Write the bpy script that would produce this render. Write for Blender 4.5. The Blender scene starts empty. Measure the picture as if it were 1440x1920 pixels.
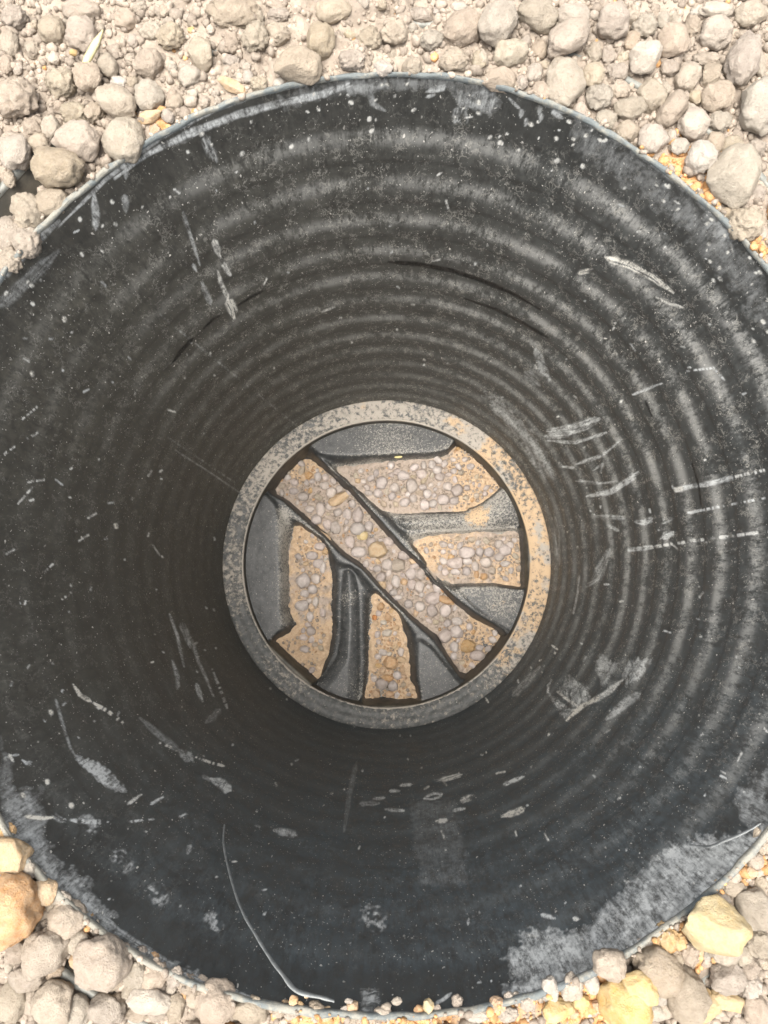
import bpy, math, random
import numpy as np
from mathutils import Vector, Matrix, Euler

random.seed(7)
rng = np.random.default_rng(7)
S = bpy.context.scene
COL = S.collection

# ------------------------------------------------------------------ camera
R = 0.225            # inner radius of the shaft
DEPTH = 0.670        # rim to ledge
CAM = np.array([-0.00395, -0.03399, 0.35575])
PITCH, YAW = 0.09897, -0.00028
FPX = 1400.0         # focal length in pixels of the 1440 x 1920 photograph
cam_d = bpy.data.cameras.new('camera')
cam = bpy.data.objects.new('camera', cam_d)
COL.objects.link(cam)
cam.location = CAM
cam.rotation_euler = (PITCH, YAW, 0)
cam_d.sensor_fit = 'VERTICAL'
cam_d.sensor_height = 36
cam_d.lens = FPX / 1920 * 36
cam_d.clip_start = 0.01
cam_d.clip_end = 500
cam_d.dof.use_dof = True
cam_d.dof.focus_distance = 0.72
cam_d.dof.aperture_fstop = 40.0
S.camera = cam

# ------------------------------------------------------------------ sky, sun, exposure
SUN_EL, SUN_AZ = math.radians(82), math.radians(225)
w = bpy.data.worlds.new('World')
S.world = w
w.use_nodes = True
nt = w.node_tree
sky = nt.nodes.new('ShaderNodeTexSky')
sky.sky_type = 'NISHITA'
sky.sun_disc = False
sky.sun_elevation = SUN_EL
sky.sun_rotation = math.radians(90) - SUN_AZ
sky.air_density = 1.0
sky.dust_density = 6.0
hs = nt.nodes.new('ShaderNodeHueSaturation')
hs.inputs['Saturation'].default_value = 0.25
bgn = nt.nodes['Background']
bgn.inputs['Strength'].default_value = 0.08
nt.links.new(sky.outputs[0], hs.inputs['Color'])
nt.links.new(hs.outputs[0], bgn.inputs['Color'])

sun_d = bpy.data.lights.new('sun', 'SUN')
sun_d.energy = 1.5
sun_d.angle = math.radians(42)
sun_d.color = (1.0, 0.945, 0.86)
sun = bpy.data.objects.new('sun', sun_d)
COL.objects.link(sun)
sd = Vector((math.cos(SUN_EL) * math.cos(SUN_AZ), math.cos(SUN_EL) * math.sin(SUN_AZ), math.sin(SUN_EL)))
sun.rotation_euler = sd.to_track_quat('Z', 'Y').to_euler()
sun.location = (0, 0, 3)
S.view_settings.view_transform = 'Standard'
S.view_settings.look = 'None'
S.view_settings.gamma = 1
S.view_settings.exposure = 2.0
S.cycles.max_bounces = 8
S.cycles.diffuse_bounces = 5

# ------------------------------------------------------------------ maths helpers
_a, _b = PITCH, YAW
_Rx = np.array([[1, 0, 0], [0, math.cos(_a), -math.sin(_a)], [0, math.sin(_a), math.cos(_a)]])
_Ry = np.array([[math.cos(_b), 0, math.sin(_b)], [0, 1, 0], [-math.sin(_b), 0, math.cos(_b)]])
RM = np.array(Euler((PITCH, YAW, 0)).to_matrix())


def at(px, py, z=0.0):
    """the point of the horizontal plane z that the photograph shows at pixel (px, py)"""
    px, py = np.asarray(px, float), np.asarray(py, float)
    d = np.stack([(px - 720) / FPX, -(py - 960) / FPX, -np.ones_like(px)], -1) @ RM.T
    t = (z - CAM[2]) / d[..., 2]
    return CAM[:2] + d[..., :2] * t[..., None]


def to_px(P):
    q = (P - CAM) @ RM
    return 720 + FPX * q[:, 0] / -q[:, 2], 960 - FPX * q[:, 1] / -q[:, 2]


def on_wall(px, py, r=R):
    """the point of the shaft wall seen at a pixel"""
    d = np.array([(px - 720) / FPX, -(py - 960) / FPX, -1.0]) @ RM.T
    a = d[0] ** 2 + d[1] ** 2
    b = 2 * (CAM[0] * d[0] + CAM[1] * d[1])
    c = CAM[0] ** 2 + CAM[1] ** 2 - r * r
    t = (-b + math.sqrt(b * b - 4 * a * c)) / (2 * a)
    return CAM + d * t


def _hash(i, j, k, s):
    n = (i.astype(np.int64) * 374761393 + j.astype(np.int64) * 668265263 + k.astype(np.int64) * 1274126177 + s * 974711) & 0xFFFFFFFF
    n = ((n ^ (n >> 13)) * 1103515245) & 0xFFFFFFFF
    n = ((n ^ (n >> 16)) * 2246822519) & 0xFFFFFFFF
    return ((n ^ (n >> 15)) & 0xFFFFFF) / float(0xFFFFFF)


def vnoise(x, y, z, s=0):
    x, y, z = np.broadcast_arrays(np.asarray(x, float), np.asarray(y, float), np.asarray(z, float))
    i, j, k = np.floor(x), np.floor(y), np.floor(z)
    u, v, t = x - i, y - j, z - k
    u, v, t = u * u * (3 - 2 * u), v * v * (3 - 2 * v), t * t * (3 - 2 * t)
    o = 0
    for a in (0, 1):
        for b in (0, 1):
            for c in (0, 1):
                o = o + _hash(i + a, j + b, k + c, s) * (u if a else 1 - u) * (v if b else 1 - v) * (t if c else 1 - t)
    return o


def fbm(x, y, z, s=0, n=4):
    o, a, f, t = 0, 1.0, 1.0, 0
    for q in range(n):
        o = o + a * vnoise(x * f, y * f, z * f, s + 17 * q)
        t += a
        a *= 0.5
        f *= 2.03
    return o / t


def sstep(a, b, x):
    t = np.clip((x - a) / (b - a), 0, 1)
    return t * t * (3 - 2 * t)


def seg_dist(P, a, b):
    d = b - a
    L = max(float(d @ d), 1e-12)
    t = np.clip(((P - a) @ d) / L, 0, 1)
    q = P - a - t[:, None] * d
    return np.sqrt((q * q).sum(1)), t


def poly_dist(P, V):
    """distance to polygon V (0 inside) and depth inside"""
    n = len(V)
    dm = np.full(len(P), 1e9)
    ins = np.zeros(len(P), bool)
    for i in range(n):
        a, b = V[i], V[(i + 1) % n]
        d, _ = seg_dist(P, a, b)
        dm = np.minimum(dm, d)
        c = (a[1] > P[:, 1]) != (b[1] > P[:, 1])
        with np.errstate(divide='ignore', invalid='ignore'):
            xx = (b[0] - a[0]) * (P[:, 1] - a[1]) / (b[1] - a[1]) + a[0]
        ins ^= c & (P[:, 0] < xx)
    return np.where(ins, 0, dm), np.where(ins, dm, 0)


# ------------------------------------------------------------------ mesh helpers
def new_mesh(name, V, F, mat=None, smooth=True):
    V = np.asarray(V, np.float32)
    F = np.asarray(F, np.int32)
    me = bpy.data.meshes.new(name)
    k = F.shape[1]
    me.vertices.add(len(V))
    me.vertices.foreach_set('co', V.ravel())
    me.loops.add(F.size)
    me.loops.foreach_set('vertex_index', F.ravel())
    me.polygons.add(len(F))
    me.polygons.foreach_set('loop_start', np.arange(0, F.size, k, dtype=np.int32))
    me.polygons.foreach_set('loop_total', np.full(len(F), k, np.int32))
    me.update(calc_edges=True)
    me.validate()
    if smooth:
        me.polygons.foreach_set('use_smooth', np.ones(len(me.polygons), bool))
    if mat:
        me.materials.append(mat)
    return me


def link(name, me, parent=None, loc=(0, 0, 0)):
    o = bpy.data.objects.new(name, me)
    COL.objects.link(o)
    o.location = loc
    if parent:
        o.parent = parent
    return o


def tag(o, label, cat, group=None, kind=None):
    o['label'] = label
    o['category'] = cat
    if group:
        o['group'] = group
    if kind:
        o['kind'] = kind
    return o


def col_attr(me, name, arr):
    a = me.attributes.new(name, 'FLOAT_COLOR', 'POINT')
    a.data.foreach_set('color', np.ascontiguousarray(arr, np.float32).ravel())


def revolve(prof, n, close=False):
    """profile [(r, z)] turned about the z axis"""
    m = len(prof)
    t = np.linspace(0, 2 * np.pi, n, endpoint=False)
    p = np.array(prof)
    V = np.stack([np.outer(np.cos(t), p[:, 0]), np.outer(np.sin(t), p[:, 0]), np.tile(p[:, 1], (n, 1))], -1).reshape(-1, 3)
    F = []
    i = np.arange(n)
    for k in range(m if close else m - 1):
        k2 = (k + 1) % m
        F.append(np.stack([i * m + k, i * m + k2, ((i + 1) % n) * m + k2, ((i + 1) % n) * m + k], 1))
    return V, np.concatenate(F)


# ------------------------------------------------------------------ node helpers
class NT:
    def __init__(s, name):
        s.m = bpy.data.materials.new(name)
        s.m.use_nodes = True
        s.t = s.m.node_tree
        s.b = s.t.nodes['Principled BSDF']

    def n(s, typ, **kw):
        o = s.t.nodes.new(typ)
        for k, v in kw.items():
            setattr(o, k, v)
        return o

    def l(s, a, b):
        s.t.links.new(a, b)

    def put(s, sock, v):
        if hasattr(v, 'is_linked') or isinstance(v, bpy.types.NodeSocket):
            s.l(v, sock)
        else:
            if sock.type == 'RGBA' and len(v) == 3:
                v = (*v, 1)
            sock.default_value = v

    def pos(s):
        return s.n('ShaderNodeNewGeometry').outputs['Position']

    def mapv(s, v, scale=(1, 1, 1), loc=(0, 0, 0)):
        m = s.n('ShaderNodeMapping')
        s.l(v, m.inputs['Vector'])
        m.inputs['Scale'].default_value = scale
        m.inputs['Location'].default_value = loc
        return m.outputs[0]

    def noise(s, v, scale, detail=4, rough=0.55, dist=0.0):
        o = s.n('ShaderNodeTexNoise')
        s.l(v, o.inputs['Vector'])
        o.inputs['Scale'].default_value = scale
        o.inputs['Detail'].default_value = detail
        o.inputs['Roughness'].default_value = rough
        o.inputs['Distortion'].default_value = dist
        return o.outputs['Fac'] if 'Fac' in o.outputs else o.outputs[0]

    def vor(s, v, scale, feature='F1'):
        o = s.n('ShaderNodeTexVoronoi', feature=feature)
        s.l(v, o.inputs['Vector'])
        o.inputs['Scale'].default_value = scale
        return o

    def math(s, op, a, b=0.0, c=0.0, clamp=False):
        o = s.n('ShaderNodeMath', operation=op, use_clamp=clamp)
        for q, x in zip(o.inputs, (a, b, c)):
            s.put(q, x)
        return o.outputs[0]

    def ramp(s, f, a, b, lo=0.0, hi=1.0):
        o = s.n('ShaderNodeMapRange', interpolation_type='SMOOTHSTEP')
        s.put(o.inputs[0], f)
        o.inputs[1].default_value = a
        o.inputs[2].default_value = b
        o.inputs[3].default_value = lo
        o.inputs[4].default_value = hi
        return o.outputs[0]

    def mix(s, f, a, b):
        o = s.n('ShaderNodeMix', data_type='RGBA')
        s.put(o.inputs['Factor'], f)
        s.put(o.inputs[6], a)
        s.put(o.inputs[7], b)
        return o.outputs[2]

    def attr(s, name):
        o = s.n('ShaderNodeAttribute', attribute_name=name)
        q = s.n('ShaderNodeSeparateColor')
        s.l(o.outputs['Color'], q.inputs[0])
        return q.outputs[0], q.outputs[1], q.outputs[2], o.outputs['Alpha']

    def bump(s, h, strength, dist, normal=None):
        o = s.n('ShaderNodeBump')
        s.put(o.inputs['Height'], h)
        o.inputs['Strength'].default_value = strength
        o.inputs['Distance'].default_value = dist
        if normal:
            s.l(normal, o.inputs['Normal'])
        return o.outputs[0]

    def out(s, color, rough, normal=None, spec=0.5):
        s.put(s.b.inputs['Base Color'], color)
        s.put(s.b.inputs['Roughness'], rough)
        s.b.inputs['Specular IOR Level'].default_value = spec
        if normal:
            s.l(normal, s.b.inputs['Normal'])
        return s.m


def stone_mat(name, c1, c2, dust=(0.47, 0.405, 0.335), dust_amt=0.5, grain=1.0, var=0.11):
    N = NT(name)
    p = N.pos()
    n1 = N.noise(p, 170, 4, 0.6)
    n2 = N.noise(p, 520, 6, 0.7)
    n3 = N.noise(p, 1500, 4, 0.75)
    c = N.mix(N.ramp(n1, 0.36, 0.66), c1, c2)
    c = N.mix(N.math('MULTIPLY', N.ramp(n2, 0.38, 0.64), dust_amt), c, dust)
    pit = N.ramp(N.noise(p, 760, 4, 0.65), 0.56, 0.68)
    c = N.mix(N.math('MULTIPLY', pit, 0.35 * grain), c, tuple(x * 0.55 for x in c1))
    oi = N.n('ShaderNodeObjectInfo').outputs['Random']
    h = N.n('ShaderNodeHueSaturation')
    N.l(c, h.inputs['Color'])
    N.l(N.ramp(oi, 0, 1, 1 - var, 1 + var * 0.6), h.inputs['Value'])
    N.l(N.ramp(N.math('FRACT', N.math('MULTIPLY', oi, 7.31)), 0, 1, 0.88, 1.15), h.inputs['Saturation'])
    N.l(N.ramp(N.math('FRACT', N.math('MULTIPLY', oi, 13.7)), 0, 1, 0.493, 0.507), h.inputs['Hue'])
    hgt = N.math('ADD', N.math('MULTIPLY', n2, 0.6), N.math('MULTIPLY', n3, 0.4))
    nrm = N.bump(hgt, 1.0 * grain, 0.0030)
    return N.out(h.outputs[0], 0.95, nrm, 0.15)


M = {}
M['grey'] = stone_mat('stone_pale_grey', (0.388, 0.328, 0.264), (0.478, 0.408, 0.330))
M['tan'] = stone_mat('stone_tan', (0.388, 0.323, 0.249), (0.470, 0.396, 0.307))
M['white'] = stone_mat('stone_white', (0.461, 0.406, 0.343), (0.536, 0.475, 0.402), (0.511, 0.455, 0.386))
M['orange'] = stone_mat('stone_orange', (0.48, 0.305, 0.165), (0.53, 0.375, 0.23), (0.48, 0.39, 0.29), 0.45, 0.8)
M['yellow'] = stone_mat('stone_yellow', (0.49, 0.345, 0.16), (0.53, 0.41, 0.23), (0.50, 0.415, 0.28), 0.4, 0.7)
M['olive'] = stone_mat('stone_olive', (0.200, 0.185, 0.115), (0.262, 0.231, 0.154))
M['pebble'] = stone_mat('pebble_grey', (0.371, 0.322, 0.293), (0.459, 0.403, 0.370), (0.488, 0.427, 0.384), 0.4, 0.55, 0.18)
M['straw'] = stone_mat('sliver_yellow', (0.496, 0.416, 0.200), (0.560, 0.488, 0.272), (0.560, 0.496, 0.320), 0.3, 0.4, 0.05)
M['rust'] = stone_mat('pebble_rust', (0.360, 0.136, 0.040), (0.400, 0.176, 0.064), (0.400, 0.240, 0.120), 0.2, 0.5)


def soil_mat():
    N = NT('crumbly_soil')
    p = N.pos()
    o, _, _, _ = N.attr('tint')
    n1 = N.noise(p, 90, 5, 0.6)
    n2 = N.noise(p, 500, 5, 0.7)
    n3 = N.noise(p, 1900, 3, 0.7)
    c = N.mix(N.ramp(n1, 0.35, 0.65), (0.297, 0.248, 0.201), (0.396, 0.335, 0.272))
    c = N.mix(N.math('MULTIPLY', N.ramp(n2, 0.55, 0.75), 0.5), c, (0.216, 0.171, 0.135))
    oc = N.mix(N.ramp(n2, 0.35, 0.65), (0.467, 0.237, 0.095), (0.575, 0.369, 0.209))
    c = N.mix(N.ramp(N.math('ADD', o, N.math('MULTIPLY', N.math('SUBTRACT', n2, 0.5), 0.5)), 0.35, 0.6), c, oc)
    hgt = N.math('ADD', N.math('MULTIPLY', n2, 0.6), N.math('MULTIPLY', n3, 0.4))
    return N.out(c, 0.96, N.bump(hgt, 0.9, 0.0016), 0.1)


def crumb_mat():
    N = NT('soil_crumbs')
    p = N.pos()
    o, v, _, _ = N.attr('tint')
    n2 = N.noise(p, 700, 4, 0.7)
    c = N.mix(N.ramp(n2, 0.35, 0.65), (0.307, 0.257, 0.209), (0.405, 0.344, 0.282))
    oc = N.mix(N.ramp(n2, 0.35, 0.65), (0.540, 0.281, 0.112), (0.593, 0.377, 0.199))
    c = N.mix(o, c, oc)
    h = N.n('ShaderNodeHueSaturation')
    N.l(c, h.inputs['Color'])
    N.l(N.ramp(v, 0, 1, 0.72, 1.16), h.inputs['Value'])
    return N.out(h.outputs[0], 0.95, N.bump(N.noise(p, 2000, 3, 0.7), 0.6, 0.0008), 0.1)


def wall_mat():
    N = NT('black_pipe_plastic')
    p = N.pos()
    mk, cream, dark, dust = N.attr('mark')
    film, blue, spk, rib = N.attr('film')
    ps = N.mapv(p, (1, 1, 0.5))
    # warped coordinates make the specks and hairs irregular
    wn = N.n('ShaderNodeTexNoise')
    N.l(ps, wn.inputs['Vector'])
    wn.inputs['Scale'].default_value = 260
    wn.inputs['Detail'].default_value = 3
    wv = N.n('ShaderNodeVectorMath', operation='MULTIPLY_ADD')
    N.l(wn.outputs['Color'], wv.inputs[0])
    wv.inputs[1].default_value = (0.0042, 0.0042, 0.0042)
    N.l(ps, wv.inputs[2])
    pw = wv.outputs[0]
    n1 = N.noise(ps, 28, 5, 0.6)
    n2 = N.noise(ps, 190, 6, 0.68)
    n3 = N.noise(ps, 900, 4, 0.7)
    brush = N.noise(N.mapv(p, (1, 1, 0.10)), 620, 3, 0.7)
    fine = N.math('ADD', N.math('MULTIPLY', n2, 0.45), N.math('ADD', N.math('MULTIPLY', n3, 0.27), N.math('MULTIPLY', brush, 0.28)))
    c = N.mix(N.ramp(n1, 0.35, 0.7), (0.034, 0.035, 0.034), (0.050, 0.050, 0.047))
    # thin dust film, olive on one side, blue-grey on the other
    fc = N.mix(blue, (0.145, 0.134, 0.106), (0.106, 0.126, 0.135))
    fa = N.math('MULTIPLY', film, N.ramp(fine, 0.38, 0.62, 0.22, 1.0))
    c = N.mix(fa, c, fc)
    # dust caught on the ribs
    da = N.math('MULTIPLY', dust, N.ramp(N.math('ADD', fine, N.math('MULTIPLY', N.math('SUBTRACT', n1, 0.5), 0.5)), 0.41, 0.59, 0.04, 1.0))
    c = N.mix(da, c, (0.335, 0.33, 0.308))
    # hairs and scuffs
    hn = N.noise(pw, 330, 2, 0.5, 0.6)
    hair = N.math('SUBTRACT', 1.0, N.ramp(N.math('ABSOLUTE', N.math('SUBTRACT', hn, 0.5)), 0.012, 0.055))
    hm = N.ramp(N.noise(ps, 120, 3, 0.6), 0.48, 0.62)
    hair = N.math('MULTIPLY', N.math('MULTIPLY', hair, hm), N.math('MULTIPLY', N.math('MULTIPLY', spk, spk), 0.7))
    c = N.mix(hair, c, (0.46, 0.44, 0.39))
    # specks of dried mud
    sp = 0
    tot = None
    for sc, th, keep in ((210, 0.13, 0.62), (420, 0.17, 0.55), (800, 0.20, 0.5)):
        v = N.vor(pw, sc)
        cs = N.n('ShaderNodeSeparateColor')
        N.l(v.outputs['Color'], cs.inputs[0])
        size = N.math('MULTIPLY', N.math('SUBTRACT', cs.outputs[0], keep), th / (1 - keep) * 1.25)
        s_ = N.ramp(N.math('SUBTRACT', size, v.outputs['Distance']), 0.0, 0.03)
        s_ = N.math('MULTIPLY', s_, N.ramp(cs.outputs[1], 0.2, 0.9, 0.35, 1.0))
        tot = s_ if tot is None else N.math('MAXIMUM', tot, s_)
    gate = N.ramp(N.math('ADD', N.noise(ps, 45, 3, 0.6), N.math('MULTIPLY', spk, 0.31)), 0.44, 0.60)
    tot = N.math('MULTIPLY', tot, N.math('MULTIPLY', gate, N.math('MULTIPLY_ADD', spk, 0.4, 0.6)))
    c = N.mix(tot, c, (0.82, 0.78, 0.70))
    # smears and scratches with a place of their own
    ma = N.math('MULTIPLY', mk, N.ramp(fine, 0.38, 0.60, 0.18, 1.9), clamp=True)
    mc = N.mix(cream, (0.70, 0.71, 0.69), (0.90, 0.85, 0.74))
    c = N.mix(ma, c, mc)
    c = N.mix(dark, c, (0.006, 0.006, 0.006))
    rough = N.math('ADD', 0.40, N.math('MULTIPLY', N.math('ADD', da, N.math('ADD', fa, ma)), 0.5), clamp=True)
    hgt = N.math('ADD', N.math('MULTIPLY', fine, 0.5), N.math('MULTIPLY', tot, 0.5))
    return N.out(c, rough, N.bump(hgt, 0.35, 0.0007), 0.4)


def base_mat():
    N = NT('black_base_plastic')
    p = N.pos()
    d, t, _, _ = N.attr('grime_highlight')
    n1 = N.noise(p, 120, 5, 0.65)
    n2 = N.noise(p, 330, 5, 0.72)
    c = N.mix(N.ramp(n1, 0.35, 0.7), (0.030, 0.032, 0.033), (0.062, 0.063, 0.062))
    n4 = N.noise(p, 800, 3, 0.7)
    n5 = N.math('ADD', N.math('MULTIPLY', n2, 0.55), N.math('MULTIPLY', n4, 0.45))
    a = N.ramp(N.math('ADD', d, N.math('MULTIPLY', N.math('SUBTRACT', n5, 0.52), 3.0)), 0.36, 0.66)
    dc = N.mix(N.ramp(N.math('ADD', t, N.math('MULTIPLY', N.math('SUBTRACT', n1, 0.5), 1.6)), 0.4, 0.7), (0.31, 0.292, 0.26), (0.48, 0.35, 0.22))
    c = N.mix(N.math('MULTIPLY', N.ramp(d, 0.28, 1.0), N.ramp(n1, 0.3, 0.7, 0.15, 0.6)), c, (0.20, 0.195, 0.18))
    c = N.mix(a, c, dc)
    v = N.vor(p, 260)
    cs = N.n('ShaderNodeSeparateColor')
    N.l(v.outputs['Color'], cs.inputs[0])
    s_ = N.ramp(N.math('SUBTRACT', N.math('MULTIPLY', N.math('SUBTRACT', cs.outputs[0], 0.6), 0.5), v.outputs['Distance']), 0, 0.05)
    c = N.mix(N.math('MULTIPLY', s_, 0.7), c, (0.50, 0.46, 0.40))
    rough = N.math('MULTIPLY_ADD', a, 0.42, 0.45)
    return N.out(c, rough, N.bump(n2, 0.12, 0.0006), 0.4)


def ledge_mat():
    N = NT('dusty_ledge')
    p = N.pos()
    d, t, _, _ = N.attr('grime_highlight')
    n0 = N.noise(p, 34, 3, 0.6)
    n1 = N.noise(p, 130, 5, 0.65)
    n2 = N.noise(p, 160, 7, 0.74)
    n3 = N.noise(p, 1500, 3, 0.7)
    c = N.mix(N.ramp(n1, 0.35, 0.68), (0.060, 0.063, 0.062), (0.125, 0.125, 0.12))
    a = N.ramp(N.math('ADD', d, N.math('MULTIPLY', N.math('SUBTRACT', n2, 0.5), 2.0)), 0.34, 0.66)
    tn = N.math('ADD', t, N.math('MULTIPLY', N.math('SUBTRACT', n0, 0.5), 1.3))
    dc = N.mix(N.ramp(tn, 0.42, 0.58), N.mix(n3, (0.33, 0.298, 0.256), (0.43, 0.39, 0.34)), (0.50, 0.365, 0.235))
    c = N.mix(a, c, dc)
    v = N.vor(p, 170)
    cs = N.n('ShaderNodeSeparateColor')
    N.l(v.outputs['Color'], cs.inputs[0])
    s_ = N.ramp(N.math('SUBTRACT', N.math('MULTIPLY', N.math('SUBTRACT', cs.outputs[0], 0.62), 0.5), v.outputs['Distance']), 0, 0.06)
    c = N.mix(N.math('MULTIPLY', s_, 0.75), c, (0.50, 0.48, 0.43))
    hgt = N.math('ADD', N.math('MULTIPLY', a, 0.5), N.math('MULTIPLY', n2, 0.5))
    return N.out(c, N.math('MULTIPLY_ADD', a, 0.35, 0.55), N.bump(hgt, 0.5, 0.0008), 0.35)


def sand_mat():
    N = NT('channel_sand')
    p = N.pos()
    g, _, _, _ = N.attr('tint')
    n1 = N.noise(p, 60, 4, 0.6)
    n2 = N.noise(p, 600, 5, 0.7)
    n3 = N.noise(p, 2200, 3, 0.75)
    c = N.mix(N.ramp(n2, 0.3, 0.7), (0.430, 0.306, 0.196), (0.533, 0.408, 0.287))
    k = N.ramp(N.math('ADD', g, N.math('MULTIPLY', N.math('SUBTRACT', n1, 0.5), 1.4)), 0.35, 0.7)
    c = N.mix(k, c, N.mix(n2, (0.330, 0.273, 0.226), (0.409, 0.341, 0.286)))
    c = N.mix(N.math('MULTIPLY', N.ramp(n3, 0.58, 0.74), 0.35), c, (0.207, 0.138, 0.077))
    hgt = N.math('ADD', N.math('MULTIPLY', n2, 0.5), N.math('MULTIPLY', n3, 0.5))
    return N.out(c, 0.95, N.bump(hgt, 0.7, 0.0014), 0.1)


def plain_mat(name, c1, c2, rough=0.6, scale=200, bump=0.3):
    N = NT(name)
    p = N.pos()
    n1 = N.noise(p, scale, 5, 0.65)
    return N.out(N.mix(N.ramp(n1, 0.35, 0.65), c1, c2), rough, N.bump(n1, bump, 0.0008), 0.4)


M['soil'] = soil_mat()
M['crumb'] = crumb_mat()
M['wall'] = wall_mat()
M['base'] = base_mat()
M['ledge'] = ledge_mat()
M['sand'] = sand_mat()
def lip_mat():
    N = NT('cut_edge')
    p = N.pos()
    w_, _, _, _ = N.attr('tint')
    n1 = N.noise(p, 230, 6, 0.7)
    n2 = N.noise(p, 900, 4, 0.65)
    c = N.mix(N.ramp(N.math('ADD', w_, N.math('MULTIPLY', N.math('SUBTRACT', n1, 0.5), 2.6)), 0.1, 0.8), (0.13, 0.145, 0.145), N.mix(n2, (0.18, 0.176, 0.15), (0.31, 0.293, 0.25)))
    return N.out(c, 0.75, N.bump(n2, 0.5, 0.0008), 0.3)


M['lip'] = lip_mat()
M['outer'] = plain_mat('outer_wall_plastic', (0.16, 0.165, 0.15), (0.30, 0.30, 0.27), 0.6, 150)
M['sump'] = plain_mat('sump_plastic', (0.045, 0.042, 0.034), (0.10, 0.088, 0.068), 0.55, 60)
M['swarf'] = plain_mat('plastic_swarf', (0.19, 0.20, 0.20), (0.27, 0.28, 0.275), 0.65, 260, 0.15)

# ================================================================== THE SHAFT
shaft = bpy.data.objects.new('shaft_pipe', None)
COL.objects.link(shaft)
tag(shaft, 'black ribbed plastic shaft pipe sunk upright in the gravel, scratched and dusty inside', 'drain shaft')

def rim_dr(t):
    """how far the cut end is pushed out of round"""
    a = [0, 20, 40, 52, 63, 77, 90, 120, 132, 142, 180, 213, 226, 248, 262, 286, 303, 322, 360]
    v = [0.5, -0.8, -3.0, -4.8, -2.2, 0.6, -0.2, -0.2, -0.4, 0.8, 1.2, 2.4, 6.0, 5.2, 0.8, 0.8, 0.0, 0.8, 0.5]
    d = np.degrees(np.asarray(t)) % 360
    return 0.001 * (np.interp(d, a, v) * 0.5 + np.interp((d + 4) % 360, a, v) * 0.25 + np.interp((d - 4) % 360, a, v) * 0.25)


NTH, NZ = 2000, 300
H0 = CAM[2]
inv = np.linspace(1 / H0, 1 / (H0 + DEPTH), NZ)
zr = H0 - 1 / inv                                   # 0 .. -DEPTH
th = np.linspace(0, 2 * np.pi, NTH, endpoint=False)
dep = -zr
PITCHR = 0.0488
ph = (dep - 0.041) / PITCHR
ribon = sstep(0.036, 0.046, dep) * (1 - sstep(DEPTH - 0.022, DEPTH - 0.012, dep))
_c = np.cos(2 * np.pi * ph)
rib = np.tanh(2.3 * _c) / math.tanh(2.3) * ribon
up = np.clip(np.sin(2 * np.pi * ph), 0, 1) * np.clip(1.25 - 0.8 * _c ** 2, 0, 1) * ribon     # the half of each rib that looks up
deg = np.degrees(th)


def ang_mask(pts):
    a = np.array([p[0] for p in pts] + [360 + pts[0][0]])
    v = np.array([p[1] for p in pts] + [pts[0][1]])
    return np.interp(deg, a, v)


amp = ang_mask([(0, 0.72), (60, 0.66), (100, 0.5), (130, 0.4), (160, 0.22), (180, 0.2), (240, 0.17), (280, 0.18), (310, 0.3), (335, 0.6)]) * 0.001
rad = R + amp[:, None] * rib[None, :] + rim_dr(th)[:, None] * np.exp(-dep / 0.11)[None, :]
# the cut rim is not a perfect circle: small nicks
rimw = np.exp(-dep / 0.004)
X = rad * np.cos(th)[:, None]
Y = rad * np.sin(th)[:, None]
Z = np.tile(zr, (NTH, 1)) + rimw[None, :] * (vnoise(th * 30, 0, 0, 5)[:, None] - 0.5) * 0.0016
WV = np.stack([X, Y, Z], -1).reshape(-1, 3)
i = np.arange(NTH)[:, None]
k = np.arange(NZ - 1)[None, :]
WF = np.stack([i * NZ + k, ((i + 1) % NTH) * NZ + k, ((i + 1) % NTH) * NZ + k + 1, i * NZ + k + 1], -1).reshape(-1, 4)
PX, PY = to_px(WV)
nA = vnoise(WV[:, 0] * 260, WV[:, 1] * 260, WV[:, 2] * 130, 3)
nB = vnoise(WV[:, 0] * 620, WV[:, 1] * 620, WV[:, 2] * 310, 9)
nC = fbm(WV[:, 0] * 60, WV[:, 1] * 60, WV[:, 2] * 30, 21)
mark = np.zeros((len(WV), 4), np.float32)


def near(x0, y0, x1, y1, m):
    return np.nonzero((PX > min(x0, x1) - m) & (PX < max(x0, x1) + m) & (PY > min(y0, y1) - m) & (PY < max(y0, y1) + m))[0]


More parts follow.
